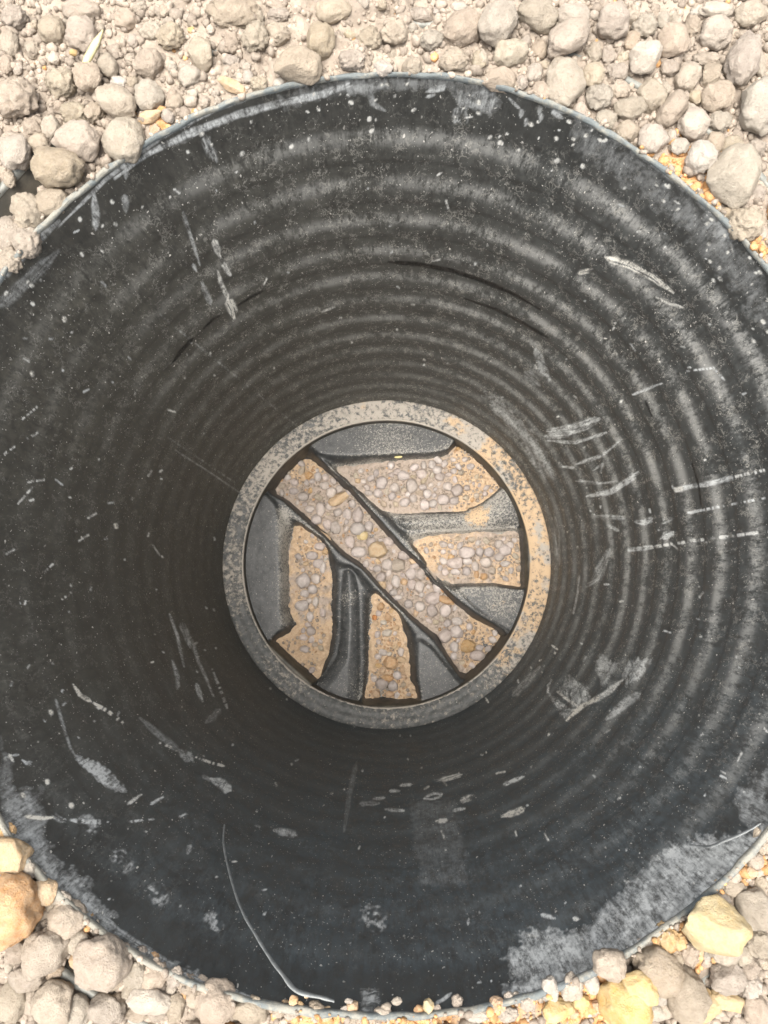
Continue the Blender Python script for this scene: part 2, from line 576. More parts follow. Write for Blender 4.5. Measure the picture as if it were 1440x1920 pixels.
def stroke(pts, wd, a, tex='soft', ch=0, cream=0.0, taper=True):
    """a smear or scratch along a polyline (photograph pixels), left on the wall where it is seen"""
    P = np.array(pts, float)
    ix = near(P[:, 0].min(), P[:, 1].min(), P[:, 0].max(), P[:, 1].max(), wd + 4)
    if not len(ix):
        return
    Q = np.stack([PX[ix], PY[ix]], 1)
    L = np.r_[0, np.cumsum(np.hypot(*np.diff(P, axis=0).T))]
    best = np.full(len(ix), 1e9)
    al = np.zeros(len(ix))
    sg = np.zeros(len(ix))
    for q in range(len(P) - 1):
        d, t = seg_dist(Q, P[q], P[q + 1])
        m = d < best
        best[m] = d[m]
        al[m] = (L[q] + t * (L[q + 1] - L[q]))[m]
        e = (P[q + 1] - P[q]) / max(np.hypot(*(P[q + 1] - P[q])), 1e-6)
        sg[m] = ((Q - P[q]) @ np.array([-e[1], e[0]]))[m]
    hw = wd / 2
    if taper:
        u = al / L[-1]
        hw = hw * np.clip(np.minimum(u * (2.2 if int(wd * 7 + L[-1]) % 2 else 9), (1 - u) * (9 if int(wd * 7 + L[-1]) % 2 else 2.2)) + 0.25, 0, 1)
    hw = np.maximum(hw, 1.3) * (0.8 + 0.45 * nA[ix])
    f = 1 - sstep(hw * 0.55, hw + 1.1, best)
    if tex == 'streak':
        f = f * np.clip(vnoise(sg / 1.7, al / 26, 0, int(L[-1])) * 2.6 - 0.35, 0, 1)
    elif tex == 'dash':
        f = f * np.clip(vnoise(al / 3.4, 0, 0, int(L[-1])) * 3.4 - 1.1, 0, 1)
    elif tex == 'spot':
        f = f * np.clip(nB[ix] * 3.2 - 1.4, 0, 1)
    else:
        f = f * np.clip(0.55 + 0.9 * nB[ix] - 0.0, 0, 1)
    if ch == 0 and tex != 'dash':
        f = f * np.clip(0.45 + 1.1 * vnoise(sg / 2.4, al / 30, 3, int(L[-1])), 0, 1)
    f = f * a
    mark[ix, ch] = np.maximum(mark[ix, ch], f)
    if cream:
        mark[ix, 1] = np.maximum(mark[ix, 1], cream * (f > 0.05))


def patch(pts, a, soft=8, tex='soft', cream=0.0):
    P = np.array(pts, float)
    ix = near(P[:, 0].min(), P[:, 1].min(), P[:, 0].max(), P[:, 1].max(), soft + 3)
    if not len(ix):
        return
    Q = np.stack([PX[ix] + (nA[ix] - 0.5) * soft * 1.5, PY[ix] + (nB[ix] - 0.5) * soft * 1.5], 1)
    do, di = poly_dist(Q, P)
    f = np.where(di > 0, sstep(-soft * 0.3, soft * 0.6, di), 1 - sstep(0, soft * 0.5, do) - 0.35)
    f = np.clip(f, 0, 1)
    if tex == 'spot':
        f = f * np.clip(nB[ix] * 3.0 - 1.2, 0, 1)
    elif tex == 'streakx':
        f = f * np.clip(vnoise(Q[:, 1] / 2.2, Q[:, 0] / 25, 0, 4) * 2 - 0.3, 0, 1)
    elif tex == 'streaky':
        f = f * np.clip(vnoise(Q[:, 0] / 2.2, Q[:, 1] / 25, 0, 4) * 2 - 0.3, 0, 1)
    else:
        f = f * np.clip(0.15 + 0.75 * nC[ix] + 0.65 * nA[ix] * nB[ix] + 0.25 * nB[ix], 0, 1)
    mark[ix, 0] = np.maximum(mark[ix, 0], f * a)
    if cream:
        mark[ix, 1] = np.maximum(mark[ix, 1], cream * (f > 0.05))


# --- worn smears along the rim
stroke([(215, 335), (275, 290), (350, 252), (450, 214), (540, 190), (600, 178), (655, 156)], 16, 0.62, 'soft')
stroke([(330, 270), (420, 222), (500, 200)], 12, 0.5, 'streak')
stroke([(110, 425), (200, 335), (300, 258), (400, 206), (500, 170), (600, 152)], 11, 0.5)
stroke([(0, 520), (50, 470), (110, 415)], 22, 0.4)
stroke([(0, 575), (60, 520), (110, 470)], 30, 0.22, 'streak')
stroke([(385, 255), (392, 280), (406, 303)], 20, 0.4, 'streak')
stroke([(176, 362), (179, 395), (180, 428)], 15, 0.5)
stroke([(180, 395), (180, 430)], 17, 0.5)
stroke([(235, 298), (236, 335)], 10, 0.35)
stroke([(233, 366), (237, 398)], 14, 0.34)
patch([(845, 172), (880, 165), (930, 170), (940, 195), (915, 215), (880, 205), (858, 200)], 0.42, 10)
patch([(848, 203), (875, 206), (872, 232), (848, 230)], 0.48, 6, 'streaky')
stroke([(800, 172), (835, 162)], 15, 0.5)
stroke([(800, 182), (815, 178)], 7, 0.5)
patch([(640, 160), (735, 148), (730, 165), (690, 175), (650, 178)], 0.38, 8)
stroke([(600, 180), (660, 160)], 9, 0.5, 'streak')
stroke([(690, 168), (700, 196), (722, 208)], 12, 0.3)
patch([(520, 180), (640, 150), (800, 147), (930, 160), (930, 178), (800, 166), (650, 172), (530, 205)], 0.2, 8)
for q in ((979, 206), (988, 222), (1016, 214), (1013, 200)):
    stroke([q, (q[0] - 3, q[1] + 14)], 8, 0.45)
stroke([(955, 185), (974, 204)], 5, 0.6)
stroke([(1035, 208), (1055, 222)], 10, 0.5)
stroke([(955, 165), (1010, 188), (1060, 212)], 10, 0.28)
stroke([(1065, 212), (1140, 252), (1220, 305), (1300, 370), (1370, 440)], 9, 0.28)
patch([(1080, 225), (1200, 300), (1300, 380), (1400, 480), (1440, 560), (1440, 620), (1380, 540), (1290, 440), (1190, 350), (1080, 275)], 0.20, 22)
patch([(1340, 400), (1378, 450), (1362, 470), (1320, 430)], 0.34, 8)
for q in range(90):      # mud spots thrown under the rim
    a = math.radians(random.uniform(20, 150))
    v = random.random() ** 1.4 * 95 + 18
    x, y = 735 + (882 - v) * math.cos(a), 1020 - (882 - v) * math.sin(a)
    s_ = random.uniform(2.5, 8)
    stroke([(x, y), (x + random.uniform(-3, 3), y + 2)], s_, 0.95, cream=0.6, taper=False)
# --- lower right: big pale smear with a fingered edge
patch([(945, 1800), (955, 1780), (990, 1768), (980, 1750), (1010, 1744), (1060, 1750), (1105, 1738), (1150, 1690), (1200, 1636), (1250, 1590),
       (1300, 1572), (1400, 1562), (1440, 1545), (1440, 1620), (1345, 1690), (1230, 1775), (1130, 1832), (1040, 1862), (965, 1872), (945, 1848),
       (985, 1838), (958, 1822)], 0.60, 14)
stroke([(945, 1862), (1060, 1850), (1160, 1806), (1280, 1728), (1400, 1630)], 30, 0.6)
patch([(1110, 1715), (1190, 1655), (1260, 1600), (1280, 1610), (1200, 1690), (1130, 1750)], 0.42, 8)
patch([(1380, 1490), (1440, 1440), (1440, 1545), (1400, 1555)], 0.4, 20)
# --- lower left rim smears
patch([(0, 1490), (30, 1480), (70, 1500), (82, 1560), (100, 1620), (150, 1650), (205, 1715), (205, 1748), (280, 1795), (420, 1855), (480, 1880),
       (400, 1868), (250, 1788), (120, 1680), (40, 1580), (0, 1525)], 0.42, 22)
stroke([(120, 1650), (220, 1745), (330, 1815), (470, 1870)], 14, 0.45, 'streak')
patch([(30, 1490), (75, 1480), (88, 1560), (70, 1575), (40, 1530)], 0.28, 12)
patch([(0, 1380), (20, 1440), (30, 1500), (0, 1510)], 0.25, 10)
# --- left and lower left marks
stroke([(137, 1283), (150, 1303), (170, 1315)], 8, 1.0, cream=1)
stroke([(170, 1315), (200, 1332), (230, 1355)], 7, 1.0, 'dash', cream=0.9)
stroke([(182, 1322), (188, 1328)], 9, 0.9, cream=0.6)
patch([(143, 1422), (160, 1420), (185, 1432), (215, 1455), (235, 1482), (228, 1487), (200, 1475), (165, 1448)], 1.0, 7, 'soft')
stroke([(105, 1312), (115, 1350), (132, 1402), (150, 1430)], 5, 0.35)
stroke([(395, 1460), (415, 1470), (432, 1482)], 20, 0.75, 'soft')
stroke([(380, 1455), (400, 1465)], 8, 0.3)
stroke([(262, 1346), (300, 1378), (335, 1408)], 14, 0.28)
patch([(335, 1405), (362, 1412), (365, 1430), (345, 1426)], 0.42, 6)
stroke([(300, 1393), (318, 1400), (336, 1410)], 5, 1.0, 'dash', cream=0.5)
stroke([(368, 1420), (395, 1430), (420, 1436)], 5, 1.0, 'dash', cream=0.5)
stroke([(318, 1152), (332, 1190), (345, 1250)], 5, 0.55, 'soft')
stroke([(340, 1168), (350, 1192), (357, 1214)], 13, 0.55, 'streak')
stroke([(360, 1200), (372, 1240), (388, 1275), (400, 1305)], 6, 0.5)
stroke([(323, 1238), (333, 1270), (333, 1292)], 8, 0.5)
stroke([(368, 1282), (380, 1315)], 9, 0.75)
stroke([(398, 1255), (412, 1290), (426, 1328)], 5, 0.55, 'dash')
stroke([(385, 1355), (400, 1345), (412, 1330)], 14, 0.25)
stroke([(48, 1531), (75, 1534), (100, 1533)], 8, 1.0, cream=1)
stroke([(100, 1530), (122, 1540)], 12, 0.5, 'streak')
stroke([(122, 1536), (160, 1541), (202, 1541)], 9, 0.85, 'dash')
stroke([(150, 1530), (165, 1548), (180, 1540)], 18, 0.5, 'spot')
stroke([(240, 1541), (288, 1536)], 4, 0.9, 'dash')
stroke([(240, 1508), (265, 1490)], 6, 0.9, 'soft', cream=0.5)
stroke([(283, 1508), (305, 1495)], 5, 0.8)
stroke([(17, 1415), (25, 1428)], 7, 0.9, cream=0.6)
stroke([(42, 1425), (50, 1432), (58, 1429)], 6, 0.8)
for q in ((88, 1465), (133, 1509), (43, 1490), (120, 598), (60, 700), (217, 985), (95, 1335)):
    stroke([q, (q[0] + 1, q[1] + 2)], 9, 1, cream=0.9, taper=False)
for q, s_ in (((230, 1615), 40), ((295, 1675), 38), ((400, 1730), 34), ((168, 1545), 30), ((700, 1720), 50)):
    stroke([(q[0] - 4, q[1] - 6), (q[0] + 4, q[1] + 6)], s_, 0.62, 'spot', taper=False)
stroke([(514, 1556), (535, 1560), (555, 1566)], 15, 0.6)
stroke([(357, 1585), (352, 1600)], 9, 0.55)
# --- upper left scuff and gouges
stroke([(343, 398), (358, 445), (375, 497)], 6, 0.45)
stroke([(401, 450), (406, 465), (414, 483)], 13, 0.7, 'streak', cream=0.5)
stroke([(420, 494), (432, 516)], 15, 0.7, 'streak', cream=0.4)
stroke([(408, 508), (416, 535), (428, 560)], 8, 0.75, cream=0.5)
stroke([(427, 562), (436, 580), (439, 596)], 20, 1.0, 'streak', cream=0.7)
stroke([(378, 528), (395, 570)], 12, 0.4, 'streak')
stroke([(362, 495), (368, 508)], 6, 0.7)
stroke([(447, 572), (468, 558), (492, 546)], 5, 0.9, ch=2)
stroke([(382, 616), (400, 598), (412, 592)], 5, 0.9, ch=2)
stroke([(324, 680), (342, 655), (362, 634)], 8, 0.95, ch=2)
stroke([(728, 491), (790, 496), (850, 508), (905, 527), (960, 550), (1012, 580)], 9, 1.0, ch=2)
stroke([(872, 560), (930, 580), (980, 605), (1027, 633)], 6, 0.95, ch=2)
stroke([(1210, 752), (1222, 780)], 4, 0.9, ch=2)
stroke([(1298, 870), (1310, 910), (1314, 945)], 4, 0.8, ch=2)
stroke([(640, 1040), (760, 600), (830, 500)], 3, 0.0)
# --- right side
stroke([(1085, 512), (1112, 505)], 9, 0.7, 'streak', cream=0.9)
stroke([(1135, 483), (1180, 496), (1222, 518), (1262, 548)], 18, 0.75, 'streak', cream=0.9)
stroke([(1230, 558), (1280, 577)], 8, 0.6, 'streak', cream=0.7)
stroke([(1004, 655), (1018, 690), (1030, 712)], 18, 0.42)
stroke([(985, 698), (1012, 722)], 22, 0.32, 'streak')
patch([(905, 735), (935, 748), (985, 795), (1030, 860), (1042, 905), (1020, 890), (975, 825), (925, 770)], 0.42, 10)
stroke([(960, 860), (1000, 930), (1030, 1010)], 10, 0.28, 'streak')
stroke([(1040, 965), (1046, 1010), (1048, 1060)], 10, 0.28, 'streak')
stroke([(1025, 808), (1075, 802), (1124, 785)], 17, 0.75, 'streak')
stroke([(1022, 818), (1060, 815), (1110, 798)], 14, 0.6, 'streak')
stroke([(1025, 826), (1080, 830), (1137, 811)], 6, 0.7)
stroke([(1080, 870), (1128, 855), (1165, 823)], 7, 0.65, 'streak')
stroke([(1055, 875), (1075, 877)], 5, 0.9)
stroke([(1100, 931), (1145, 922), (1172, 905), (1196, 886)], 13, 0.85, 'streak')
stroke([(1145, 920), (1196, 885)], 7, 0.75)
stroke([(1080, 902), (1120, 906), (1158, 903)], 6, 0.6, 'streak')
stroke([(1115, 968), (1170, 972)], 10, 0.6, 'streak')
stroke([(1190, 978), (1208, 980), (1224, 972)], 12, 0.75, 'streak')
stroke([(1240, 1010), (1262, 998)], 16, 0.8, 'streak')
stroke([(1243, 980), (1260, 972)], 12, 0.6, 'streak')
stroke([(1140, 985), (1160, 995)], 7, 0.6)
stroke([(1112, 882), (1130, 870), (1126, 886)], 4, 0.6)
stroke([(1268, 918), (1276, 917)], 11, 1, cream=0.5, taper=False)
stroke([(1280, 915), (1330, 907), (1370, 896)], 10, 0.75, 'soft', taper=False)
stroke([(1370, 896), (1445, 879)], 5, 1.1, 'dash', cream=0.3, taper=False)
stroke([(1180, 1031), (1222, 1026)], 8, 0.7, taper=False)
stroke([(1222, 1026), (1300, 1014), (1380, 1004), (1445, 996)], 5, 1.2, 'dash', cream=0.3, taper=False)
stroke([(1292, 961), (1310, 958)], 5, 1, taper=False)
stroke([(1310, 958), (1370, 946), (1445, 932)], 4, 1.0, 'dash', taper=False)
stroke([(1186, 740), (1240, 719)], 5, 0.9)
stroke([(1285, 696), (1338, 690), (1358, 712)], 4, 0.9, 'dash')
stroke([(1110, 1085), (1128, 1060), (1143, 1030)], 13, 0.4, 'streak')
stroke([(1100, 1100), (1125, 1085), (1140, 1050)], 9, 0.4, 'streak')
stroke([(1075, 1150), (1083, 1110), (1086, 1080)], 3, 0.6)
patch([(1045, 1297), (1065, 1266), (1080, 1278), (1100, 1288), (1106, 1308), (1085, 1330), (1062, 1312)], 0.5, 5, 'streaky')
patch([(1028, 1298), (1045, 1310), (1072, 1333), (1058, 1346), (1045, 1332)], 0.6, 5, 'streakx')
stroke([(1045, 1297), (1066, 1313), (1085, 1326)], 5, 0.95, cream=0.4)
stroke([(1062, 1351), (1090, 1325), (1122, 1308)], 9, 1.0, cream=0.7)
stroke([(1110, 1315), (1140, 1298), (1168, 1274)], 11, 0.8, 'soft', cream=0.2)
patch([(1114, 1240), (1126, 1227), (1148, 1242), (1160, 1245), (1140, 1282), (1126, 1285)], 0.5, 6, 'soft')
patch([(1165, 1270), (1177, 1243), (1195, 1233), (1222, 1236), (1212, 1262), (1178, 1288)], 0.55, 6, 'streaky')
stroke([(1137, 1348), (1165, 1325), (1200, 1300)], 20, 0.45)
stroke([(962, 1304), (985, 1280), (1012, 1250)], 15, 0.36)
stroke([(1027, 1298), (1028, 1285), (1034, 1275)], 4, 0.8)
# --- bottom
stroke([(815, 1464), (840, 1460), (866, 1452)], 9, 0.85, 'streak', cream=0.3)
stroke([(945, 1471), (965, 1463), (983, 1456)], 8, 0.9)
stroke([(795, 1497), (808, 1499), (824, 1495), (828, 1489), (812, 1488), (797, 1495)], 4, 0.75)
stroke([(864, 1502), (876, 1497), (890, 1492)], 11, 0.85, 'streak', cream=0.4)
stroke([(940, 1531), (960, 1525), (983, 1516)], 14, 0.85, 'streak', cream=0.7)
stroke([(817, 1540), (839, 1538)], 9, 0.9, cream=0.4)
for a, b in (((750, 1473), (771, 1471)), ((731, 1483), (749, 1483)), ((700, 1498), (721, 1496)), ((722, 1517), (757, 1520)), ((850, 1520), (872, 1516))):
    stroke([a, b], 6, 0.75)
stroke([(675, 1507), (711, 1506)], 10, 0.35)
stroke([(668, 1430), (655, 1490), (645, 1560)], 10, 0.14)
patch([(770, 1500), (850, 1500), (868, 1560), (880, 1660), (790, 1660), (775, 1570)], 0.10, 10)
patch([(675, 1855), (710, 1855), (712, 1895), (680, 1895)], 0.4, 6, 'streakx')
stroke([(800, 1890), (830, 1875), (846, 1862)], 7, 0.7, 'soft')
stroke([(540, 1700), (560, 1760)], 3, 0.0)
stroke([(1015, 1715), (1040, 1722)], 7, 0.8)
stroke([(1075, 1722), (1085, 1724)], 8, 1, cream=0.5)
stroke([(620, 850), (460, 720), (300, 590)], 2, 0.22, 'dash')
stroke([(560, 1000), (400, 890), (330, 845)], 2, 0.25)
stroke([(440, 905), (300, 810)], 2, 0.2, 'dash')

for q in range(13):      # beaded splash lines on the left
    x, y = random.uniform(0, 170), random.uniform(780, 1130)
    l_ = random.uniform(12, 45)
    b = math.radians(random.gauss(28, 14))
    stroke([(x, y), (x + l_ * math.cos(b), y - l_ * math.sin(b))], random.uniform(1.6, 2.6), 1.0, 'dash', cream=0.5, taper=False)
for q in range(230):     # short random scratches and dabs all round
    a = random.uniform(0, 2 * math.pi)
    v = random.uniform(330, 860)
    x, y = 733 + v * math.cos(a), 1030 - v * math.sin(a)
    if not (-10 < x < 1450):
        continue
    b = a + random.gauss(0, 0.5) + (0 if random.random() < 0.5 else math.pi / 2)
    l_ = random.expovariate(1 / 4.0) * (0.5 + v / 900)
    stroke([(x, y), (x + l_ * math.cos(b), y - l_ * math.sin(b))], random.uniform(2, 3.6), random.uniform(0.45, 1.0), cream=0.4 if random.random() < 0.5 else 0)

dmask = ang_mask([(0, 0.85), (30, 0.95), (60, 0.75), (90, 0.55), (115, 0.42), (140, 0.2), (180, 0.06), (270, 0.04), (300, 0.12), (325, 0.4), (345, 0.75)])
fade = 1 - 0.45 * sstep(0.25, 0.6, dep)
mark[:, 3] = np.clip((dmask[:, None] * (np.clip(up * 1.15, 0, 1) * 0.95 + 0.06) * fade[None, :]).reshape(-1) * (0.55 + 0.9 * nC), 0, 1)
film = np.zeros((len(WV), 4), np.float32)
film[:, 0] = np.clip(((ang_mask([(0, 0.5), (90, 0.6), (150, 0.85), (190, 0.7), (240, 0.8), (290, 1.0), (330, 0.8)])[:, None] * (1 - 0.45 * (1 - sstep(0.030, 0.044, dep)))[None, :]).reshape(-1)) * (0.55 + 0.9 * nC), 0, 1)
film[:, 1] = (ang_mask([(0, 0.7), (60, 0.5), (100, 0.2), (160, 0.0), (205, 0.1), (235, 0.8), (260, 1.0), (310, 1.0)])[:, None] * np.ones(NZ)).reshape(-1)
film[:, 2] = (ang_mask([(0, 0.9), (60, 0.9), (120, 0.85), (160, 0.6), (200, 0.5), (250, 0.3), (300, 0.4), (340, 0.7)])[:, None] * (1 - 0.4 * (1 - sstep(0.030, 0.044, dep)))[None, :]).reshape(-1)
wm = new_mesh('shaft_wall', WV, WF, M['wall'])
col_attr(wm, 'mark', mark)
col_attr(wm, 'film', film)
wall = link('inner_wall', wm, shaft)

# cut rim with its rough, pale edge: thin at the top, wide and pale at the bottom
LW = 0.0017
prof = [(-0.0003, -0.0022), (-0.0005, -0.0010), (-0.0002, -0.0001), (0.12, 0.0004), (0.5, 0.0006), (0.9, 0.0002), (1.05, -0.0010), (1.1, -0.016)]
V, F = revolve([(1 + q, z) for q, z in prof], 1100)
m_ = len(prof)
t = np.repeat(np.linspace(0, 2 * np.pi, 1100, endpoint=False), m_)
pr = np.tile(np.array([q for q, _ in prof]), 1100)
pz = np.tile(np.array([z for _, z in prof]), 1100)
deg = np.degrees(t)
lw_ = ang_mask([(0, 2.4), (20, 1.9), (60, 1.7), (120, 1.9), (160, 2.0), (200, 2.6), (260, 2.7), (320, 2.6), (345, 2.3)]) * 0.001 * (0.70 + 0.6 * vnoise(t * 11, 0, 0, 61))
ins_ = 0.35 + 1.0 * vnoise(t * 14, 0, 0, 63)
rr = R + rim_dr(t) + np.where(pr < 0.01, pr * ins_, pr * lw_)
k = (vnoise(t * 40, pz * 800, pr * 900, 8) - 0.5) * 0.0011 + (vnoise(t * 30, 0, 0, 5) - 0.5) * 0.0014
V = np.stack([rr * np.cos(t), rr * np.sin(t), pz + np.where(pz > -0.003, k, 0)], 1)
me = new_mesh('cut_rim', V, F, M['lip'])
ta = np.zeros((len(V), 4))
ta[:, 0] = ang_mask([(0, 0.4), (60, 0.3), (120, 0.4), (150, 0.45), (200, 0.9), (245, 0.8), (262, 0.35), (300, 0.4), (320, 0.65), (340, 0.55)]) + (vnoise(t * 22, pz * 300, 0, 66) - 0.5) * 0.6
col_attr(me, 'tint', ta)
link('cut_rim', me, shaft)['label'] = 'pale rough cut rim'

# outer wall of the twin-wall pipe: its cut edge shows between the stones
RO = 0.2570
RC = -0.0025      # the outer wall sits a little off centre
V, F = revolve([(RO, -0.14), (RO, -0.0068), (RO + 0.0026, -0.0068), (RO + 0.0032, -0.14)], 720)
V[:, 0] += RC
link('outer_wall', new_mesh('outer_wall', V, F, M['sump']), shaft)
V, F = revolve([(RO - 0.0003, -0.0085), (RO - 0.0002, -0.0062), (RO + 0.0006, -0.0054), (RO + 0.0026, -0.0055), (RO + 0.0034, -0.0064), (RO + 0.0034, -0.0085)], 720)
V[:, 0] += RC
V[:, 2] += (vnoise(V[:, 0] * 300, V[:, 1] * 300, 0, 71) - 0.5) * 0.0008
link('outer_edge', new_mesh('outer_edge', V, F, M['outer']), shaft)['label'] = 'grey edge of the outer pipe wall between stones'

# ================================================================== THE CHAMBER BASE
ZL = -DEPTH
RIN = 0.197
base = bpy.data.objects.new('chamber_base', None)
COL.objects.link(base)
base.location = (0, 0, ZL)
tag(base, 'black chamber base with branching channels and a dusty ring ledge down in the shaft', 'chamber base')


def in_base(V):
    V = np.array(V, float)
    V[:, 2] -= ZL
    return V


prof = [(R + 0.0015, ZL - 0.004), (R + 0.001, ZL - 0.0002), (R - 0.002, ZL)]
prof += [(R - 0.002 - (R - RIN - 0.004) * q / 14, ZL + 0.0003 * math.sin(q)) for q in range(1, 15)]
prof += [(RIN + 0.0008, ZL + 0.0012), (RIN, ZL + 0.0006), (RIN - 0.0004, ZL - 0.003)]
V, F = revolve(prof, 540)
t = np.degrees(np.arctan2(V[:, 1], V[:, 0])) % 360
deg = t
dust_r = ang_mask([(0, 0.62), (40, 0.56), (80, 0.60), (120, 0.54), (160, 0.48), (200, 0.36), (250, 0.28), (290, 0.30), (315, 0.36), (335, 0.62)])
tint_r = ang_mask([(0, 0.62), (30, 0.60), (60, 0.36), (100, 0.22), (150, 0.05), (250, 0.0), (310, 0.25), (335, 0.6)])
g = np.zeros((len(V), 4))
g[:, 0] = dust_r + 0.06 * np.sin(t / 7)
g[:, 1] = tint_r
g[:, 0] = np.where(np.hypot(V[:, 0], V[:, 1]) < RIN + 0.0014, g[:, 0] + 0.35, g[:, 0])  # paler line round the inner lip: an edge highlight painted over the dust
V[:, 2] += (vnoise(V[:, 0] * 300, V[:, 1] * 300, 0, 2) - 0.5) * 0.0006
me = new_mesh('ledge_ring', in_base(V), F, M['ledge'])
col_attr(me, 'grime_highlight', g)
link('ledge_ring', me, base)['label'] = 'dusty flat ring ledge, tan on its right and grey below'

V, F = revolve([(RIN - 0.0004, ZL - 0.003), (RIN - 0.001, ZL - 0.05), (RIN - 0.002, ZL - 0.10), (RIN - 0.003, ZL - 0.16)], 360)
link('sump_wall', new_mesh('sump_wall', in_base(V), F, M['sump']), base)


def za(pts, ox, oy, s):
    return [(ox + x / s, oy + y / s) for x, y in pts]


HB, HF, HM = -0.018, -0.041, -0.064      # bench tops, branch floors, main channel floor, from the ledge
POLY = {
    'bench_top': (HB, [(584, 829), (597, 849), (740, 848), (840, 845), (851, 826), (856, 790), (800, 760), (724, 745), (650, 760), (600, 790)]),
    'ridge_up': (HB - 0.006, [(592, 852), (655, 910), (738, 993), (781, 1040), (820, 1090), (900, 1145), (960, 1188), (960, 1194), (898, 1150), (816, 1094), (777, 1046), (733, 998), (650, 914)]),
    'finger_right': (HB - 0.012, [(745, 972), (825, 965), (875, 963), (908, 945), (925, 928), (944, 912), (975, 915), (985, 960), (978, 982), (950, 986), (825, 991), (760, 992), (748, 985)]),
    'bench_right': (HB - 0.004, [(866, 1104), (912, 1104), (975, 1107), (1000, 1110), (1000, 1200), (962, 1186), (925, 1166), (893, 1142)]),
    'bench_left': (HB, [(478, 942), (497, 926), (512, 945), (518, 1070), (519, 1158), (520, 1180), (504, 1198), (470, 1210), (430, 1120), (430, 1000)]),
    'ridge_low': (HB - 0.006, [(490, 918), (527, 938), (565, 973), (612, 1013), (640, 1043), (681, 1065), (731, 1123), (764, 1154), (812, 1206), (866, 1276), (862, 1280), (808, 1211), (760, 1159), (727, 1127), (677, 1070), (636, 1048), (608, 1018), (561, 978), (523, 942)]),
    'finger_low': (HB - 0.012, [(645, 1070), (655, 1066), (664, 1075), (671, 1111), (673, 1182), (674, 1253), (671, 1330), (636, 1330), (596, 1310), (590, 1285), (612, 1262), (634, 1229), (640, 1182), (642, 1099)]),
    'bench_low': (HB - 0.002, [(790, 1207), (808, 1214), (862, 1276), (870, 1310), (830, 1330), (794, 1330), (790, 1260)]),
    'main': (HM, [(587, 866), (655, 916), (719, 997), (745, 1030), (807, 1072), (847, 1130), (880, 1160), (930, 1182), (950, 1215), (910, 1250), (862, 1257), (847, 1232), (822, 1185), (775, 1155), (732, 1115), (676, 1056), (627, 1011), (579, 966), (542, 935), (523, 926), (520, 890), (555, 866)]),
    'chan_up': (HF, [(636, 884), (740, 869), (810, 866), (845, 848), (862, 834), (900, 850), (935, 895), (934, 915), (902, 940), (862, 955), (775, 957), (720, 951), (703, 938), (668, 905)]),
    'chan_right': (HF, [(780, 1022), (825, 1010), (950, 1002), (973, 1001), (977, 1098), (925, 1086), (850, 1089), (822, 1068)]),
    'chan_left': (HF, [(562, 987), (608, 1013), (613, 1035), (610, 1070), (614, 1099), (611, 1146), (614, 1186), (605, 1219), (594, 1272), (517, 1203), (551, 1194), (566, 1172), (551, 1134), (553, 1087), (551, 1037)]),
    'chan_low': (HF, [(706, 1118), (725, 1132), (745, 1152), (751, 1190), (757, 1235), (762, 1280), (781, 1309), (686, 1311), (695, 1288), (704, 1241), (701, 1186), (704, 1141)]),
}
# straight end caps of three branches, seen as upright walls
CAPS = {
    'cap_right': [(976, 996), (980, 1102), (1040, 1120), (1040, 985)],
    'cap_left': [(513, 1203), (592, 1276), (560, 1330), (470, 1240)],
    'cap_low': [(683, 1314), (784, 1312), (800, 1370), (670, 1370)],
}
NG = 430
ext = RIN + 0.001
gx = np.linspace(-ext, ext, NG)
GX, GY = np.meshgrid(gx, gx, indexing='xy')
G = np.stack([GX.ravel(), GY.ravel()], 1)
inside = np.hypot(G[:, 0], G[:, 1]) < ext + 0.002
names, Hs, Ds, Is = [], [], [], []
for nm, (h, pts) in POLY.items():
    P = np.array(pts, float)
    Vw = at(P[:, 0], P[:, 1], ZL + h)
    do, di = poly_dist(G, Vw)
    hh = np.full(len(G), h)
    if nm.startswith('finger'):
        hh = h - 0.004 + 0.008 * np.sqrt(np.clip(di / 0.016, 0, 1))
    if nm.startswith('bench'):
        hh = h + 0 * di
    if nm in ('main',) or nm.startswith('chan'):
        hh = hh - 0.005
    names.append(nm)
    Hs.append(hh)
    Ds.append(do)
for nm, pts in CAPS.items():
    P = np.array(pts, float)
    do, di = poly_dist(G, at(P[:, 0], P[:, 1], ZL + HF))
    names.append(nm)
    Hs.append(np.full(len(G), -0.004))
    Ds.append(do)
Ds = np.array(Ds)
Wt = 1 / np.maximum(Ds, 2e-4) ** 3.0
Wt /= Wt.sum(0)
HH = (Wt * np.array(Hs)).sum(0)
HH += (fbm(G[:, 0] * 60, G[:, 1] * 60, 0, 4) - 0.5) * 0.0008
near_id = np.argmax(Wt, 0)


def blur(a, sg):
    k_ = np.exp(-0.5 * (np.arange(-9, 10) / sg) ** 2)
    k_ /= k_.sum()
    for ax in (0, 1):
        pad = [(0, 0), (0, 0)]
        pad[ax] = (9, 9)
        b = np.pad(a, pad, mode='edge')
        a = sum(k_[q] * np.take(b, np.arange(q, q + a.shape[ax]), axis=ax) for q in range(19))
    return a


HH = blur(HH.reshape(NG, NG), 1.6).ravel()
HH += (fbm(G[:, 0] * 300, G[:, 1] * 300, 0, 44) - 0.5) * 0.00015
